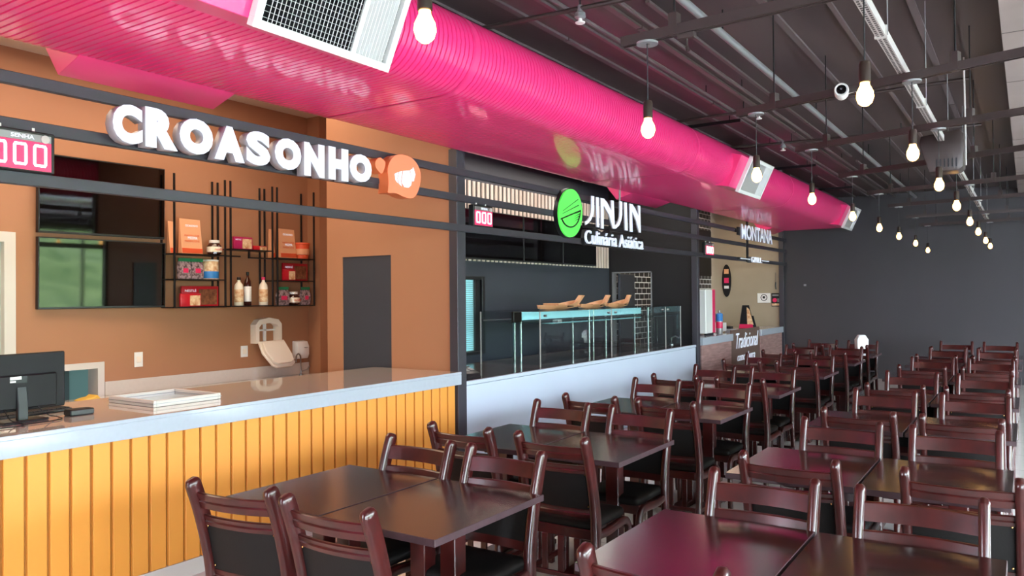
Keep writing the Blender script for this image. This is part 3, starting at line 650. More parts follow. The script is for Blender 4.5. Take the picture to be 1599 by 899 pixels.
MB().tube([(-7.42, 6.58, .79), (-7.42, 6.575, .95)]+[(-7.42, 6.54+.035*math.cos(a), .95+.05*math.sin(a)) for a in [PI*k/6 for k in range(7)]]+[(-7.42, 6.505, .90)], .009, 8).build('spout', M['chrome'], s)
MB().tube([(-7.42, 6.58, .78), (-7.40, 6.66, .80), (-7.40, 6.70, .84)], .008, 8).build('lever', M['chrome'], s)
anchor(s, (-7.42, 6.58, .735))
# ================================================================== ON THE FRONT COUNTER (z = 1.012)
ZT = 1.013
s = thing('computer_monitor', (0, 0, 0), 'black monitor seen from behind at the near end of the mustard counter', 'monitor')
T = Matrix.Translation((-4.66, 2.12, 0)) @ Matrix.Rotation(math.radians(4), 4, 'Z')
MB().box(-.02, .012, -.27, .255, 1.07, 1.385, T=T).build('rear_shell', M['darkgrey'], s, bev=.006)
MB().box(.012, .03, -.2, .2, 1.08, 1.27, T=T).build('rear_bulge', M['darkgrey'], s, bev=.01)
MB().box(-.024, -.02, -.26, .245, 1.08, 1.38, T=T).build('screen_face', M['screen'], s, smooth=False)
MB().box(.0302, .032, -.06, .0, 1.245, 1.262, T=T).box(.0302, .032, -.06, -.03, 1.23, 1.24, T=T).build('rating_label', M['white'], s, smooth=False)
MB().box(.0302, .0315, -.03, .03, 1.225, 1.262, T=T).build('port_plate', M['black'], s, smooth=False)
MB().lathe([(0, 0), (.012, 0), (.012, .002), (0, .002)], 16, T=T @ Matrix.Translation((.012, .08, 1.10)) @ Matrix.Rotation(PI/2, 4, 'Y')).build('sticker', M['orange'], s)
MB().sweep([(.02, 0, 1.2), (.035, 0, 1.1), (.035, 0, ZT+.012)], .055, .03, T=T, wax=Vector((0, 1, 0))).build('stand_neck', M['black'], s)
MB().box(-.06, .09, -.12, .12, ZT, ZT+.012, T=T).build('stand_base', M['black'], s, bev=.005)
anchor(s, (-4.66, 2.12, ZT))
s = thing('keyboard', (0, 0, 0), 'low black keyboard lying beside the monitor', 'keyboard')
T = Matrix.Translation((-4.88, 2.28, ZT)) @ Matrix.Rotation(math.radians(8), 4, 'Z')
MB().box(-.07, .07, -.22, .22, 0, .016, T=T).build('key_tray', M['black'], s, bev=.004)
k = MB()
for i in range(5):
    for j in range(15): k.box(-.062+i*.025, -.041+i*.025, -.212+j*.0283, -.188+j*.0283, .016, .022, T=T)
k.build('keys', M['darkgrey'], s, smooth=False); anchor(s, (-4.88, 2.28, ZT))
one('card_reader', MB().box(-4.66, -4.58, 2.36, 2.5, ZT, ZT+.035), M['black'], 'small black box under the right edge of the monitor', 'box', bev=.006)
def cable(pts, label):
    cu = []
    P = [Vector(p) for p in pts]
    for i in range(len(P)-1):
        a, b, c_, d_ = P[max(i-1, 0)], P[i], P[i+1], P[min(i+2, len(P)-1)]
        for k in range(5):
            t = k/5; cu.append(.5*((2*b)+(c_-a)*t+(2*a-5*b+4*c_-d_)*t*t+(3*b-a-3*c_+d_)*t**3))
    cu.append(P[-1]); one('cable', MB().tube(cu, .003, 6), M['black'], label, 'cable', 'cables behind the monitor')
cable([(-4.62, 2.03, 1.09), (-4.55, 2.03, 1.04), (-4.55, 2.08, ZT+.004), (-4.44, 2.04, ZT+.004), (-4.47, 1.9, ZT+.004)], 'black cable drooping left of the monitor stand')
cable([(-4.62, 2.2, 1.09), (-4.585, 2.24, 1.04), (-4.6, 2.30, ZT+.006), (-4.5, 2.26, ZT+.004), (-4.48, 2.05, ZT+.004)], 'black cable drooping right of the monitor stand')
s = thing('drop_in_frame', (0, 0, 0), 'flat white metal frame lying open on the glossy counter top', 'frame')
g = MB()
for a in ((-5.0, -4.5, 2.82, 2.84), (-5.0, -4.5, 3.28, 3.3), (-5.0, -4.98, 2.84, 3.28), (-4.52, -4.5, 2.84, 3.28)): g.box(*a, ZT, ZT+.04)
g.build('outer_frame', M['whitepaint'], s, bev=.002)
g = MB()
for a in ((-5.004, -4.496, 2.816, 2.844), (-5.004, -4.496, 3.276, 3.304), (-5.004, -4.976, 2.844, 3.276), (-4.524, -4.496, 2.844, 3.276)): g.box(*a, ZT+.018, ZT+.022)
g.build('side_band', M['grey'], s)  # thin grey strip around the outside of the frame
MB().box(-4.98, -4.52, 2.84, 3.28, ZT, ZT+.004).build('base_sheet', mat('pale_blue_sheet', (196, 214, 222), .1), s, smooth=False)
anchor(s, (-4.75, 3.06, ZT))
one('snack_wrapper', MB().prism([(3.88, .735), (4.08, .735), (4.04, .785), (4.0, .76), (3.95, .755)], -7.5, -7.35, 'x'), M['banana'], 'crumpled yellow wrapper lying in the white service hatch', 'wrapper', bev=.01)
s = thing('kitchen_oven', (0, 0, 0), 'grey kitchen appliance seen through the white service hatch', 'oven')
MB().box(-9.45, -8.9, 4.1, 4.58, 0, 1.15).build('body', M['grey'], s, bev=.01)
MB().box(-8.9, -8.885, 4.16, 4.52, .35, .92).build('door', M['black'], s, bev=.005)
MB().box(-8.885, -8.86, 4.18, 4.5, .96, .985).build('handle', M['steel'], s, bev=.004)
anchor(s, (-9.2, 4.34, 0))
# ================================================================== BLACK KIOSK COUNTER
ZJ = .909
s = thing('price_scale', (0, 0, 0), 'black slanted price scale at the near end of the white counter', 'scale')
MB().prism([(-4.56, ZJ), (-4.34, ZJ), (-4.36, ZJ+.05), (-4.52, ZJ+.10)], 5.79, 6.06, 'y').build('housing', M['black'], s, bev=.005)
MB().box(-4.56, -4.48, 5.79, 6.06, ZJ+.095, ZJ+.105).build('top_plate', M['steel'], s, bev=.002)
for k in range(3):
    T = Matrix.Translation((-4.44, 5.84+k*.075, ZJ+.079)) @ Matrix.Rotation(math.radians(20), 4, 'Y')
    MB().box(-.03, .03, 0, .055, 0, .003, T=T).build('key_block', M['grey'], s)
anchor(s, (-4.45, 5.92, ZJ))
s = thing('glass_food_display', (0, 0, 0), 'long glass food guard with steel posts on the white counter', 'display case')
def pole(x, y, z1=1.5, r=.014): MB().tube([(x, y, ZJ), (x, y, z1)], r, 10).build('steel_post', M['chrome'], s)
for x, y in ((-5.2, 7.95), (-5.0, 7.78), (-5.2, 9.4), (-5.0, 9.5), (-5.0, 9.62), (-4.9, 11.25), (-5.15, 11.3), (-5.2, 10.4)): pole(x, y)
GL = lambda *b: MB().box(*b).build('glass_panel', M['glass'], s, smooth=False)
GL(-4.415, -4.409, 7.25, 8.98, ZJ+.02, 1.5); GL(-4.415, -4.409, 9.0, 10.75, ZJ+.02, 1.5); GL(-5.2, -4.42, 7.25, 7.256, ZJ+.02, 1.5); GL(-5.2, -4.42, 11.35, 11.356, ZJ+.02, 1.5)
GL(-4.415, -4.409, 10.77, 11.35, ZJ+.02, 1.5); GL(-5.22, -4.40, 7.25, 11.35, 1.503, 1.511)
for x, y in ((-4.412, 7.25), (-4.412, 8.99), (-4.412, 10.76), (-4.412, 11.35), (-5.2, 7.25)): MB().box(x-.005, x+.005, y-.005, y+.005, ZJ, 1.503).build('edge_trim', M['tray'], s)
MB().box(-5.02, -4.99, 7.78, 11.2, 1.392, 1.49).build('aqua_valance', M['cyan'], s, bev=.002)
MB().box(-5.2, -4.45, 7.6, 11.3, 1.36, 1.366).build('inner_shelf', M['glass'], s, smooth=False)
MB().tube([(-5.0, 7.78, 1.37), (-5.0, 11.2, 1.37)], .008, 8).build('rail_tube', M['chrome'], s)
MB().tube([(-5.2, 7.3, 1.40), (-5.2, 7.95, 1.40)], .008, 8).build('rail_tube', M['chrome'], s)
MB().box(-5.17, -4.6, 9.4, 9.95, .99, .998).box(-5.17, -4.6, 9.4, 9.95, 1.03, 1.036).build('low_shelf', M['glass'], s, smooth=False)
MB().box(-5.02, -4.98, 7.6, 7.78, 1.37, 1.5).build('end_block', M['copper'], s, bev=.01)
MB().box(-4.9, -4.82, 8.35, 8.45, 1.366, 1.385).build('spot_lamp', M['white'], s, bev=.005)
for y in (7.35, 8.9, 9.1, 10.65, 10.85): MB().tube([(-4.42, y, 1.46), (-4.39, y, 1.46)], .014, 12).build('clamp', M['chrome'], s)
anchor(s, (-4.8, 9.3, ZJ))
def boat(y0, L, label, hatch=False):
    s = thing('serving_boat', (0, 0, 0), label, 'wooden boat', 'wooden serving boats on the glass guard'); X = -4.85; z = 1.512
    rings = []; 
    for k in range(11):
        t = k/10; y = y0+L*t; wd = .12*(1-.75*abs(2*t-1)**2.6); rise = .035*max(0, t-.5)**1.3*4+.008*max(0, .25-t)*4
        zb = z+rise*.55+(.0 if 0 < k < 10 else .01); zt = z+.05+rise
        rings.append([(X-wd*.6, y, zb), (X+wd*.6, y, zb), (X+wd, y, zt), (X+wd-.012, y, zt), (X+wd*.5, y, zb+.02), (X-wd*.5, y, zb+.02), (X-wd+.012, y, zt), (X-wd, y, zt)])
    MB().loft(rings).build('hull', M['boat'], s, ang=50)
    MB().prism([(y0+L*.88, z+.02), (y0+L*.97, z+.02), (y0+L*1.20, z+.165), (y0+L*1.12, z+.17)], X-.03, X+.03, 'x').build('prow', M['boat'], s, bev=.003)
    MB().box(X-.125, X+.125, y0+L*.2, y0+L*.24, z+.045, z+.055).build('cross_plank', M['boat'], s, bev=.002)
    if hatch: MB().box(X-.11, X+.11, y0+L*.3, y0+L*.48, z+.05, z+.075).build('deck_house', M['boat'], s, bev=.003)
    MB().box(X+.1, X+.124, y0+L*.55, y0+L*.68, z+.03, z+.04).build('burnt_mark', M['black'], s)
    anchor(s, (X, y0+L/2, z))
boat(7.95, .92, 'nearest of the three wooden boats on the glass guard', True); boat(8.95, .72, 'middle of the three wooden boats on the glass guard'); boat(9.75, .62, 'farthest of the three wooden boats on the glass guard')
s = thing('tap', (0, 0, 0), 'small steel tap at the far end of the white counter', 'tap')
MB().tube([(-4.6, 11.45, ZJ), (-4.6, 11.45, ZJ+.1), (-4.56, 11.5, ZJ+.13), (-4.5, 11.52, ZJ+.1)], .012, 8).build('spout', M['chrome'], s)
MB().lathe([(.03, 0), (.03, .01), (.014, .02)], 12, c=(-4.6, 11.45, ZJ)).build('base', M['chrome'], s); anchor(s, (-4.6, 11.45, ZJ))
# ================================================================== GRILL KIOSK
s = thing('drink_cooler', (0, 0, 0), 'tall white drink dispenser with a red side on the near oak counter', 'dispenser')
MB().box(-4.72, -4.44, 12.55, 12.88, 1.03, 1.76).build('body', M['white'], s, bev=.01)
MB().box(-4.72, -4.44, 12.882, 13.02, 1.03, 1.76).build('side_panel', M['pinklabel'], s, bev=.006)
for x in (-4.70, -4.47): MB().box(x-.02, x+.02, 12.6, 12.95, 1.002, 1.03).build('foot', M['black'], s)
anchor(s, (-4.6, 12.5, 1.002))
s = thing('spray_bottle', (-4.40, 13.1, 1.002), 'blue and pink labelled bottle beside the drink dispenser', 'bottle')
MB().lathe([(.05, 0), (.055, .02), (.055, .28), (.02, .36), (.02, .4)], 16).build('bottle_body', M['grey'], s)
MB().lathe([(.056, .22), (.058, .225), (.058, .34), (.03, .36)], 16).build('shoulder_label', M['blue'], s); MB().lathe([(.056, .1), (.058, .105), (.058, .2), (.056, .205)], 16).build('label_band', M['pinklabel'], s)
s = thing('potted_plant', (-4.75, 13.2, 1.002), 'small green plant on the near oak counter behind the dispenser', 'plant')
MB().lathe([(.05, 0), (.07, .14), (.06, .14)], 14).build('pot', M['white'], s)
MB().tube([(0, 0, .13), (.01, .01, .45)], .008, 6).build('stem', M['leaf'], s)
lf = MB()
for k in range(26):
    a = random.uniform(0, 2*PI); e = random.uniform(-.2, 1.1); b0 = Vector((.01, .01, random.uniform(.35, .62))); d0 = Vector((math.cos(a)*math.cos(e), math.sin(a)*math.cos(e), math.sin(e))); sd = d0.cross(Vector((0, 0, 1))).normalized()*.022
    lf.v += [b0, b0+d0*.06+sd, b0+d0*.13, b0+d0*.06-sd]; n = len(lf.v); lf.f.append((n-4, n-3, n-2, n-1)); lf.m.append(0)
lf.build('foliage', M['leaf'], s, smooth=False)
one('white_box', MB().box(-4.9, -4.62, 13.5, 14.15, 1.0, 1.16).box(-4.9, -4.87, 13.45, 14.2, .95, 1.0), M['white'], 'pale box standing behind the brown banner gate', 'box', bev=.006)
one('side_shelf', MB().box(-5.05, -4.45, 13.36, 15.04, .93, .948).box(-5.05, -4.45, 13.40, 13.43, 0, .93).box(-5.05, -4.45, 14.97, 15.0, 0, .93), M['granite'], 'dark work shelf behind the brown banner gate', 'shelf', bev=.002)
s = thing('menu_stand', (0, 0, 0), 'tent shaped menu stand on the far oak counter', 'menu stand')
MB().prism([(-4.75, 1.002), (-4.44, 1.002), (-4.55, 1.46), (-4.68, 1.46)], 15.3, 15.32, 'y').build('board', M['black'], s, bev=.002)
MB().prism([(-4.58, 1.08), (-4.46, 1.08), (-4.54, 1.38), (-4.59, 1.42)], 15.29, 15.3, 'y').build('picture', M['creamfood'], s, smooth=False)
MB().prism([(-4.74, 1.01), (-4.46, 1.01), (-4.48, 1.09), (-4.73, 1.09)], 15.285, 15.292, 'y').build('print_band', M['pinklabel'], s, smooth=False)
MB().prism([(-4.75, 1.002), (-4.44, 1.002), (-4.5, 1.25), (-4.72, 1.25)], 15.42, 15.44, 'y').build('rear_leg', M['black'], s, bev=.002)
anchor(s, (-4.6, 15.36, 1.002))
s = thing('payment_terminal', (-4.9, 15.2, 1.001), 'small black payment terminal behind the menu stand', 'terminal')
MB().box(-.12, .04, -.05, .09, 0, .05).build('body', M['black'], s, bev=.008); MB().box(-.1, .02, -.03, .03, .05, .056).build('keypad', M['darkgrey'], s, bev=.002)
EY = 16.775
s = thing('oval_sign', (0, 0, 0), 'tall oval dark sign with red lettering on the taupe wall', 'sign')
MB().prism([(-5.46+.10*math.cos(t*PI/16), 1.97+.35*math.sin(t*PI/16)) for t in range(32)], EY-.02, EY, 'y').build('plate', M['darkgrey'], s)
for z, h, m in ((2.12, .1, 'kraft'), (1.92, .11, 'pinklabel'), (1.80, .06, 'white')): MB().box(-5.51, -5.41, EY-.024, EY-.02, z, z+h).build('print_band', M[m], s, smooth=False)
anchor(s, (-5.46, EY, 1.62))
s = thing('notice', (0, 0, 0), 'white notice with a round emblem on the taupe wall', 'notice')
MB().box(-4.80, -4.53, EY-.01, EY, 1.49, 1.69).build('sheet', M['white'], s, smooth=False)
MB().prism([(-4.665+.07*math.cos(t*PI/12), 1.6+.07*math.sin(t*PI/12)) for t in range(24)], EY-.013, EY-.01, 'y').build('emblem_ring', M['darkgrey'], s, smooth=False)
MB().prism([(-4.665+.055*math.cos(t*PI/12), 1.6+.055*math.sin(t*PI/12)) for t in range(24)], EY-.016, EY-.013, 'y').build('emblem', M['white'], s, smooth=False)
MB().box(-4.69, -4.64, EY-.019, EY-.016, 1.58, 1.63).build('figure_mark', M['black'], s); anchor(s, (-4.66, EY, 1.49))
s = thing('poster', (0, 0, 0), 'small black poster with a pink offer at the wall corner', 'poster')
MB().box(-4.51, -4.335, EY-.01, EY, 1.41, 1.69).build('sheet', M['black'], s, smooth=False)
MB().prism([(-4.44+.045*math.cos(t*PI/8), 1.545+.045*math.sin(t*PI/8)) for t in range(16)], EY-.014, EY-.01, 'y').build('offer_disc', M['pinklabel'], s, smooth=False)
MB().box(-4.49, -4.36, EY-.013, EY-.01, 1.63, 1.665).box(-4.39, -4.35, EY-.013, EY-.01, 1.5, 1.58).build('print_band', M['grey'], s, smooth=False)
MB().box(-4.50, -4.35, EY-.013, EY-.01, 1.43, 1.475).build('picture', M['creamfood'], s, smooth=False); anchor(s, (-4.42, EY, 1.41))
one('pull_cord', MB().tube([(-4.415, EY-.02, 2.12), (-4.415, EY-.02, 1.92)], .004, 6).tube([(-4.415, EY-.02, 1.92), (-4.42, EY-.02, 1.85), (-4.41, EY-.02, 1.77)], .012, 6), M['black'], 'short dark cord hanging on the taupe wall above the notice', 'cord')
one('wall_outlet', MB().box(-3.86, -3.81, YE-.012, YE-.001, 1.83, 1.87), M['grey'], 'tiny outlet plate on the charcoal end wall', 'socket', bev=.002)
# ================================================================== CEILING FITTINGS
ord_ = ['first', 'second', 'third', 'fourth', 'fifth', 'sixth', 'seventh', 'eighth']
bars = [(3.40, 3.33), (5.15, 4.86), (6.72, 6.40), (8.50, 8.05), (10.2, 9.95), (11.9, 11.7), (13.8, 13.8), (15.6, 15.5)]
XA, XB, ZB = -1.47, -.525, 2.86
def bary(i, x): a, b = bars[i]; return a+(b-a)*(x-XA)/(XB-XA)
for i in range(8):
    s = thing('lighting_bar', (0, 0, 0), '%s dark hanging bar from the camera, crossing under the ceiling' % ord_[i], 'bar', 'hanging bars carrying the bulbs')
    x0 = -1.6; x1 = 2.6; dx = Vector((x1-x0, bary(i, x1)-bary(i, x0), 0)); L = dx.length; dx.normalize()
    T = Matrix(((dx.x, -dx.y, 0, x0), (dx.y, dx.x, 0, bary(i, x0)), (0, 0, 1, ZB), (0, 0, 0, 1)))
    MB().box(0, L, -.02, .02, .004, .044, T=T).box(0, L, -.02, -.014, -.002, .004, T=T).box(0, L, .014, .02, -.002, .004, T=T).build('channel', M['dark_metal'], s, smooth=False)
    for q in (.27, 1.35, 2.4, 3.4):
        if q < L: MB().tube([tuple(T @ Vector((q, 0, .04))), tuple(T @ Vector((q, 0, .58 if (T @ Vector((q, 0, 0))).x > -.13 else (.68 if (T @ Vector((q, 0, 0))).x > -.39 else .738))))], .005, 6).build('rod', M['blackmetal'], s); MB().box(q-.02, q+.02, -.024, .024, .0, .1, T=T).build('bracket', M['dark_metal'], s, smooth=False)
    anchor(s, (XA, bary(i, XA), ZB))
bulb0 = None
def bulb(x, y, zc, label, cord=None):
    """zc: centre height of the glowing globe"""
    s = thing('pendant_bulb', (0, 0, 0), label, 'pendant lamp', 'bare filament bulbs on cords')
    MB().lathe([(.0, 0), (.012, -.01), (.05, -.012), (.05, -.002), (.0, 0)], 20, c=(x, y, ZB-.002)).build('ceiling_rose', M['grey'], s)
    MB().tube([(x, y, ZB-.008), (x, y, zc+.13)], .003, 6).build('cord', M['black'], s)
    MB().lathe([(.0, zc+.135), (.018, zc+.132), (.022, zc+.12), (.022, zc+.052), (.018, zc+.05)], 16, c=(x, y, 0)).build('socket', M['copper'], s)
    MB().lathe([(.017, .052), (.018, .04), (.031, .012), (.033, -.008), (.026, -.03), (.012, -.042), (.0, -.045)], 16, c=(x, y, zc)).build('globe', M['bulb'], s)
    anchor(s, (x, y, zc+.05))
bulb(-1.44, 1.745, 2.452, 'nearest and largest glowing bulb, hanging before the white grille')
for i in range(8):
    bulb(XA, bary(i, XA), [2.452, 2.45, 2.45, 2.45, 2.45, 2.45, 2.45, 2.42][i], '%s bulb from the camera in the left row, under the %s bar' % (ord_[i], ord_[i]))
    bulb(XB, bary(i, XB), [2.455, 2.452, 2.45, 2.45, 2.45, 2.45, 2.45, 2.45][i], '%s bulb from the camera in the right row, under the %s bar' % (ord_[i], ord_[i]))
s = thing('lighting_bar', (0, 0, 0), 'short hanging bar above the nearest bulb', 'bar', 'hanging bars carrying the bulbs')
MB().box(-2.0, 2.6, 1.725, 1.765, ZB+.003, ZB+.043).build('channel', M['dark_metal'], s); MB().tube([(-1.2, 1.745, ZB+.04), (-1.2, 1.745, 3.6)], .005, 6).build('rod', M['blackmetal'], s); anchor(s, (-1.47, 1.745, ZB))
# light grey perforated cable tray
s = thing('cable_tray', (0, 0, 0), 'long light grey perforated cable tray resting on the dark bars', 'cable tray')
TX = -.575
MB().box(TX-.022, TX+.022, 3.3, 16.4, ZB+.046, ZB+.050).box(TX-.022, TX-.018, 3.3, 16.4, ZB+.05, ZB+.09).box(TX+.018, TX+.022, 3.3, 16.4, ZB+.05, ZB+.09).box(TX-.022, TX+.022, 3.3, 16.4, ZB+.09, ZB+.093).build('tray_body', M['tray'], s, smooth=False)
g = MB(); y = 3.34
while y < 16.3:
    g.box(TX-.016, TX-.004, y, y+.014, ZB+.0445, ZB+.0465).box(TX+.004, TX+.016, y, y+.014, ZB+.0445, ZB+.0465).box(TX-.0232, TX-.0215, y, y+.014, ZB+.06, ZB+.08); y += .03
g.build('slots', M['dark_metal'], s, smooth=False)
for y in (4.1, 5.8, 7.5, 9.3, 11.2, 13.0, 15.0):
    MB().box(TX-.028, TX+.028, y, y+.02, ZB+.04, ZB+.098).build('strap', M['tray'], s)
    MB().tube([(TX+.03, y+.01, ZB+.05), (TX+.03, y+.01, 3.6)], .003, 6).build('rod', M['grey'], s)
anchor(s, (TX, 9, ZB+.04))
# pipes
p = thing('ceiling_pipe', (0, 0, 0), 'thick grey conduit running lengthwise under the dark ceiling', 'pipe')
MB().tube([(-1.70, -5, 3.44), (-1.715, 16.2, 3.44)], .026, 14).build('conduit', M['grey'], p)
for y in (2.5, 5.2, 8.0, 11, 14): MB().tube([(-1.70, y, 3.47), (-1.70, y, 3.6)], .006, 6).build('clip', M['blackmetal'], p)
anchor(p, (-1.7, 5.6, 3.45))
for k, x in enumerate((-2.45, -2.12)):
    p = thing('ceiling_pipe', (0, 0, 0), ['slim pipe under the dark ceiling nearest the pink duct', 'slim pipe between the thick conduit and the duct side pipe'][k], 'pipe')
    MB().tube([(x, -5, 3.52), (x, 16.6, 3.52)], .014, 10).build('conduit', M['ridge'], p)
    for y in (3.2, 7.0, 11.5): MB().tube([(x, y, 3.53), (x, y, 3.6)], .005, 6).build('clip', M['blackmetal'], p)
    anchor(p, (x, 5, 3.52))
for k, (a, b, xs_) in enumerate((((-4.3, 4.25), (-.4, 4.52), -2.35), ((-4.3, 9.5), (-.4, 9.92), -2.45), ((-4.3, 7.9), (-.4, 7.72), -2.2))):
    p = thing('sprinkler_pipe', (0, 0, 0), ['dark sprinkler pipe crossing the ceiling closest to the camera, with a white head', 'dark sprinkler pipe crossing the ceiling farther off', 'middle dark pipe crossing the ceiling by the loudspeaker'][k], 'pipe', 'pipes crossing the ceiling')
    z = 3.497
    MB().tube([(*a, z), (*b, z)], .016, 10).build('pipe_run', M['dark_metal'], p)
    t = (xs_-a[0])/(b[0]-a[0]); y = a[1]+(b[1]-a[1])*t
    h = MB().lathe([(.016, .02), (.02, -.02), (.034, -.03), (.036, -.055), (.025, -.065)], 16, c=(xs_, y, z)).build('sprinkler_body', M['grey'], p)
    MB().lathe([(.012, -.065), (.014, -.08), (.032, -.088), (.03, -.094), (.0, -.096)], 16, c=(xs_, y, z)).build('sprinkler_head', M['white'], h)
    for q in (.2, .5, .8): MB().tube([(a[0]+(b[0]-a[0])*q, a[1]+(b[1]-a[1])*q, z), (a[0]+(b[0]-a[0])*q, a[1]+(b[1]-a[1])*q, 3.6)], .006, 6).build('hanger', M['blackmetal'], p)
    anchor(p, (-1, a[1], z))
# security camera on the second bar
s = thing('security_camera', (0, 0, 0), 'white bullet camera with a black lens fixed to the second bar', 'camera')
cx, cy, cz = -.905, 4.93, 2.872
T = Matrix.Translation((cx, cy, cz)) @ Matrix.Rotation(math.radians(10), 4, 'Z') @ Matrix.Rotation(math.radians(90), 4, 'X')
MB().lathe([(.0, -.1), (.034, -.098), (.04, -.06), (.04, .03), (.036, .036), (.03, .03)], 20, T=T).build('housing', M['white'], s)
MB().lathe([(.0, .025), (.026, .026), (.028, .034), (.015, .036), (.0, .032)], 18, T=T).build('lens', M['screen'], s)
MB().tube([(cx+.03, cy+.04, cz), (cx+.09, cy+.03, cz+.01)], .014, 10).build('arm', M['white'], s)
MB().lathe([(.0, 0), (.03, .0), (.03, .015), (.0, .018)], 16, c=(cx+.1, cy+.03, cz-.01)).build('mount', M['white'], s)
anchor(s, (cx, cy, cz))
s = thing('track_spot', (0, 0, 0), 'small dark spot fitting under the first bar', 'spotlight')
cx, cy = -1.27, 3.38
MB().box(cx-.04, cx+.04, cy-.016, cy+.016, ZB-.03, ZB-.003).build('adapter', M['dark_metal'], s, bev=.003)
MB().tube([(cx, cy, ZB-.03), (cx, cy, ZB-.06), (cx+.005, cy, ZB-.085)], .006, 8, rad=[.006, .006, .011]).build('plug', M['dark_metal'], s); anchor(s, (cx, cy, ZB-.03))
s = thing('loudspeaker', (0, 0, 0), 'dark brown box loudspeaker hanging between the third and fourth bars', 'loudspeaker')
cx, cy, z0 = -.575, 7.35, 2.66
MB().prism([(cx-.15, z0+.30), (cx+.13, z0+.33), (cx+.16, z0+.29), (cx+.155, z0+.03), (cx+.12, z0), (cx-.09, z0), (cx-.16, z0+.24)], cy-.12, cy+.12, 'y').build('cabinet', M['dark_metal'], s, bev=.01, seg=2)
g = MB()
for k in range(6): g.box(cx-.04+k*.028, cx-.028+k*.028, cy-.124, cy-.119, z0+.03, z0+.10)
g.build('vent_ribs', M['black'], s); MB().tube([(cx+.165, cy, z0+.05), (cx+.165, cy, z0+.3), (cx+.16, cy, 3.59)], .007, 8).build('bracket_arm', M['tray'], s)
anchor(s, (cx, cy, z0))
# ================================================================== TABLES AND CHAIRS
t0 = thing('dining_table', (0, 0, 0), 'x', 'table', 'dark wooden tables in rows')
TW, TL = .618, .80
o = MB().box(-TW/2, TW/2, -TL/2, TL/2, .73, .76).build('tabletop', [M['table'], M['tableedge']], t0, bev=.002)
for p in o.data.polygons: p.material_index = 0 if p.normal.z > .9 else 1
MB().box(-.24, .24, -.05, .05, .70, .73).box(-.04, .04, -.3, .3, .70, .73).build('support_plate', M['mahogany'], t0, bev=.003)
for x in (-.085, .085): MB().box(x-.042, x+.042, -.04, .04, .05, .70).build('column', M['mahogany'], t0, bev=.004)
MB().prism([(-.3, 0), (-.22, 0), (-.2, .012), (.2, .012), (.22, 0), (.3, 0), (.3, .03), (.2, .055), (-.2, .055), (-.3, .03)], -.13, -.045, 'x').prism([(-.3, 0), (-.22, 0), (-.2, .012), (.2, .012), (.22, 0), (.3, 0), (.3, .03), (.2, .055), (-.2, .055), (-.3, .03)], .045, .13, 'x').build('foot', M['mahogany'], t0, bev=.003)
c0 = thing('dining_chair', (0, 0, 0), 'x', 'chair', 'mahogany chairs with dark padded seats')
PX = .205
def spl(pts, k=5):
    P = [Vector(p) for p in pts]; out = []
    for i in range(len(P)-1):
        a, b, c_, d_ = P[max(i-1, 0)], P[i], P[i+1], P[min(i+2, len(P)-1)]
        for j in range(k):
            t = j/k; out.append(.5*((2*b)+(c_-a)*t+(2*a-5*b+4*c_-d_)*t*t+(3*b-a-3*c_+d_)*t**3))
    return out+[P[-1]]
def backy(z):
    pr = [(0, -.255), (.2, -.215), (.42, -.19), (.55, -.2), (.75, -.245), (.88, -.29), (.94, -.315)]
    for (a, y0), (b, y1) in zip(pr, pr[1:]):
        if z <= b: return y0+(y1-y0)*(z-a)/(b-a)
    return -.315
for sx in (-1, 1):
    path = spl([(sx*PX, backy(z), z) for z in (0, .12, .25, .42, .55, .7, .82, .9, .925)], 3)+[Vector((sx*PX, -.312, .936)), Vector((sx*PX, -.314, .942))]
    n = len(path); tt = [.045+.022*max(0, min(1, (p.z-.2)/.25))+.006*math.exp(-((p.z-.46)/.1)**2) for p in path]; ww = [.037]*n
    tt[-1] = .03; tt[-2] = .052; tt[-3] = .062; ww[-1] = .018; ww[-2] = .031
    MB().sweep(path, ww, tt, cr=.45).build('rear_post', M['mahogany'], c0, ang=50)
    path = spl([(sx*PX, -.19, .405), (sx*PX, -.05, .395), (sx*PX, .1, .405), (sx*PX, .165, .402), (sx*PX, .203, .375), (sx*PX, .212, .33), (sx*PX, .208, .2), (sx*PX, .205, 0)], 4)
    MB().sweep(path, .03, .045, cr=.35).build('front_leg', M['mahogany'], c0, ang=50)
    MB().box(sx*PX-.01, sx*PX+.01, -.2, .19, .15, .18).build('side_stretcher', M['mahogany'], c0, bev=.003)
def brail(z0, z1, bow, name, t=.02):
    rings = []
    for i in range(9):
        u = -1+i/4; x = u*(PX-.012); d = -bow*(1-u*u)
        a, b = backy(z0)+d, backy(z1)+d; zc = (z0+z1)/2; cc = (a+b)/2
        rings.append([(x, a-t/2, z0), (x, a+t/2, z0), (x, b+t/2, z1-.004), (x, b+t/4, z1), (x, b-t/4, z1), (x, b-t/2, z1-.004), (x, cc-t/2+.0, zc+.006), (x, cc-t/2+.004, zc), (x, cc-t/2, zc-.006)])
    return MB().loft(rings).build(name, M['mahogany'], c0, ang=30)
brail(.816, .884, .026, 'top_rail', .022); brail(.738, .784, .024, 'upper_rail'); brail(.495, .545, .016, 'lower_rail')
rings = []
for i in range(9):
    u = -1+i/4; x = u*(PX-.016); d = -.018*(1-u*u)
    rings.append([(x, backy(z)+d-.008, z) for z in (.54, .64, .742)]+[(x, backy(z)+d+.014+.008*(1-u*u), z) for z in (.742, .64, .54)])
bp = MB().loft(rings).build('backrest_pad', M['leather'], c0, ang=50)
for sx in (-1, 1):
    for z in (.56, .735): MB().lathe([(0, 0), (.004, .0), (.004, .002), (0, .003)], 8, T=Matrix.Translation((sx*.175, backy(z)-.014, z)) @ Matrix.Rotation(PI/2, 4, 'X')).build('screw', M['brass'], bp)
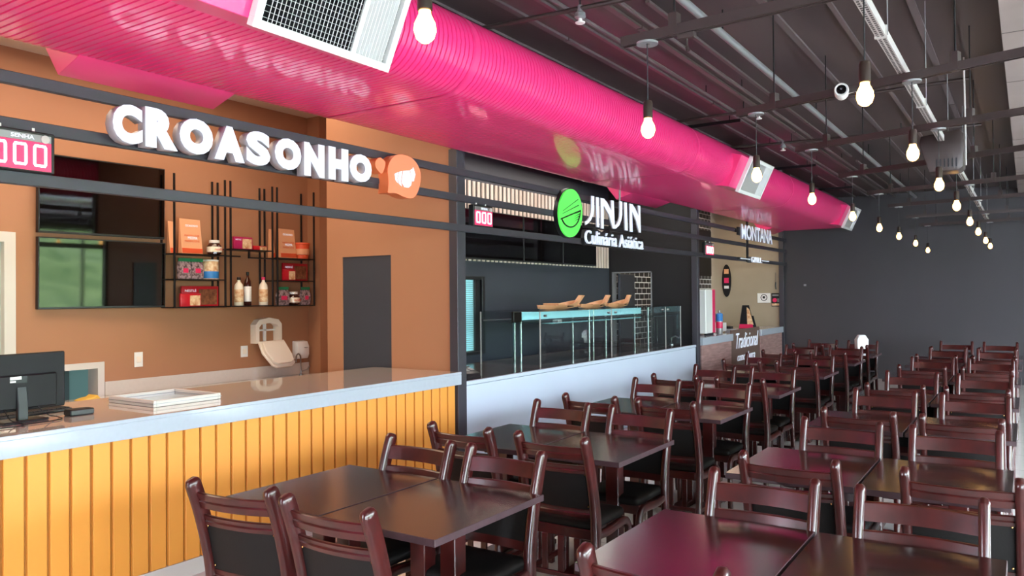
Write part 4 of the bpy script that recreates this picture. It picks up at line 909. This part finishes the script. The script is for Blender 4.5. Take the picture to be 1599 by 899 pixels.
for y0, y1, nm in ((-.2, -.18, 'seat_rail'), (.16, .185, 'seat_rail')): MB().box(-PX+.012, PX-.012, y0, y1, .375, .43).build(nm, M['mahogany'], c0, bev=.003)
cush = MB(); rings = []
for z, e in ((.425, .0), (.43, .008), (.455, .012), (.47, .004), (.478, -.03), (.482, -.09)):
    a, b0, b1 = .186+e, -.186-e*.6, .185+e; r_ = .03
    pts = []
    for (cxx, cyy, aa) in ((a-r_, b1-r_, 0), (-a+r_, b1-r_, PI/2), (-a+r_, b0+r_, PI), (a-r_, b0+r_, 3*PI/2)):
        for k in range(4): th = aa+PI/2*k/3; pts.append((cxx+r_*math.cos(th), cyy+r_*math.sin(th), z))
    rings.append(pts)
cush.loft(rings).build('seat_cushion', M['leather'], c0, ang=60)
MB().box(-PX+.012, PX-.012, -.225, -.205, .16, .185).build('rear_stretcher', M['mahogany'], c0, bev=.003)
for x in (-.1, 0, .1): MB().box(x-.018, x+.018, -.214, -.2, .185, .378).build('slat', M['mahogany'], c0, bev=.002)
used = [False, False]
def place(proto, k, x, y, rz, label):
    if not used[k]: used[k] = True; proto.location = (x, y, 0); proto.rotation_euler = (0, 0, rz); proto['label'] = label; return proto
    return dup(proto, (x, y, 0), rz, label)
rown = ['nearest', 'second', 'third', 'fourth', 'fifth', 'sixth', 'last']
LT = [2.32, 3.92, 5.62, 7.24, 9.1, 10.92, 12.36]; RT = [2.38, 3.99, 5.72, 7.33, 9.2, 11.02, 12.62]
LN = [2.0, 3.6, 5.18, 6.88, 8.8, 10.5, 12.06]; LF = [3.2, 4.80, 6.5, 8.03, 9.87, 11.69, 13.14]
RN = [2.06, 3.67, 5.35, 7.0, 8.9, 10.5, 12.1]; RF = [3.28, 4.90, 6.57, 8.18, 10.1, 11.95, 13.55]
TOP = .315
for k in range(7):
    for col, (T0, N0, F0, tx, cxs, nm) in enumerate(((LT, LN, LF, (-2.825, -2.195), (-2.74, -2.14), 'left column beside the counters'), (RT, RN, RF, (-1.01, -.38), (-.915, -.34), 'right column'))):
        for j, x in enumerate(tx):
            place(t0, 0, x, T0[k]+TL/2, 0, '%s table of the %s pair of the %s' % (['left', 'right'][j], rown[k], nm))
        for j, x in enumerate(cxs):
            rz = 0; xx = x; yy = N0[k]+TOP
            if col == 0 and k == 0 and j == 0: rz = math.radians(9); xx = -2.735
            if col == 1 and k == 1 and j == 1: xx = -.235
            if col == 0 and k == 4: xx += .03
            place(c0, 1, xx+random.uniform(-.01, .01), yy, rz+random.uniform(-.025, .025), '%s chair, back to camera, at %s table pair of the %s' % (['left', 'right'][j], rown[k], nm))
            xx = x
            if col == 0: xx = (-2.69, -2.14)[j] if k == 0 else (-2.74, -2.145)[j]
            place(c0, 1, xx+random.uniform(-.01, .01), F0[k]-TOP, PI+random.uniform(-.025, .025), '%s chair, facing camera, at %s table pair of the %s' % (['left', 'right'][j], rown[k], nm))
# white napkin holder on the last left table
s = thing('napkin_dispenser', (-2.1, 12.72, .761), 'white napkin dispenser with chamfered top on a far table of the left column', 'dispenser')
s.rotation_euler = (0, 0, math.radians(25))
MB().loft([[(-.075, -.075, 0), (.075, -.075, 0), (.075, .075, 0), (-.075, .075, 0)], [(-.08, -.08, .22), (.08, -.08, .22), (.08, .08, .22), (-.08, .08, .22)], [(-.045, -.05, .29), (.045, -.05, .29), (.045, .05, .29), (-.045, .05, .29)]]).build('body', M['ceramicwhite'], s, bev=.006)
MB().box(-.03, .03, -.082, -.079, .05, .16).build('slot_plate', M['white'], s, bev=.001)
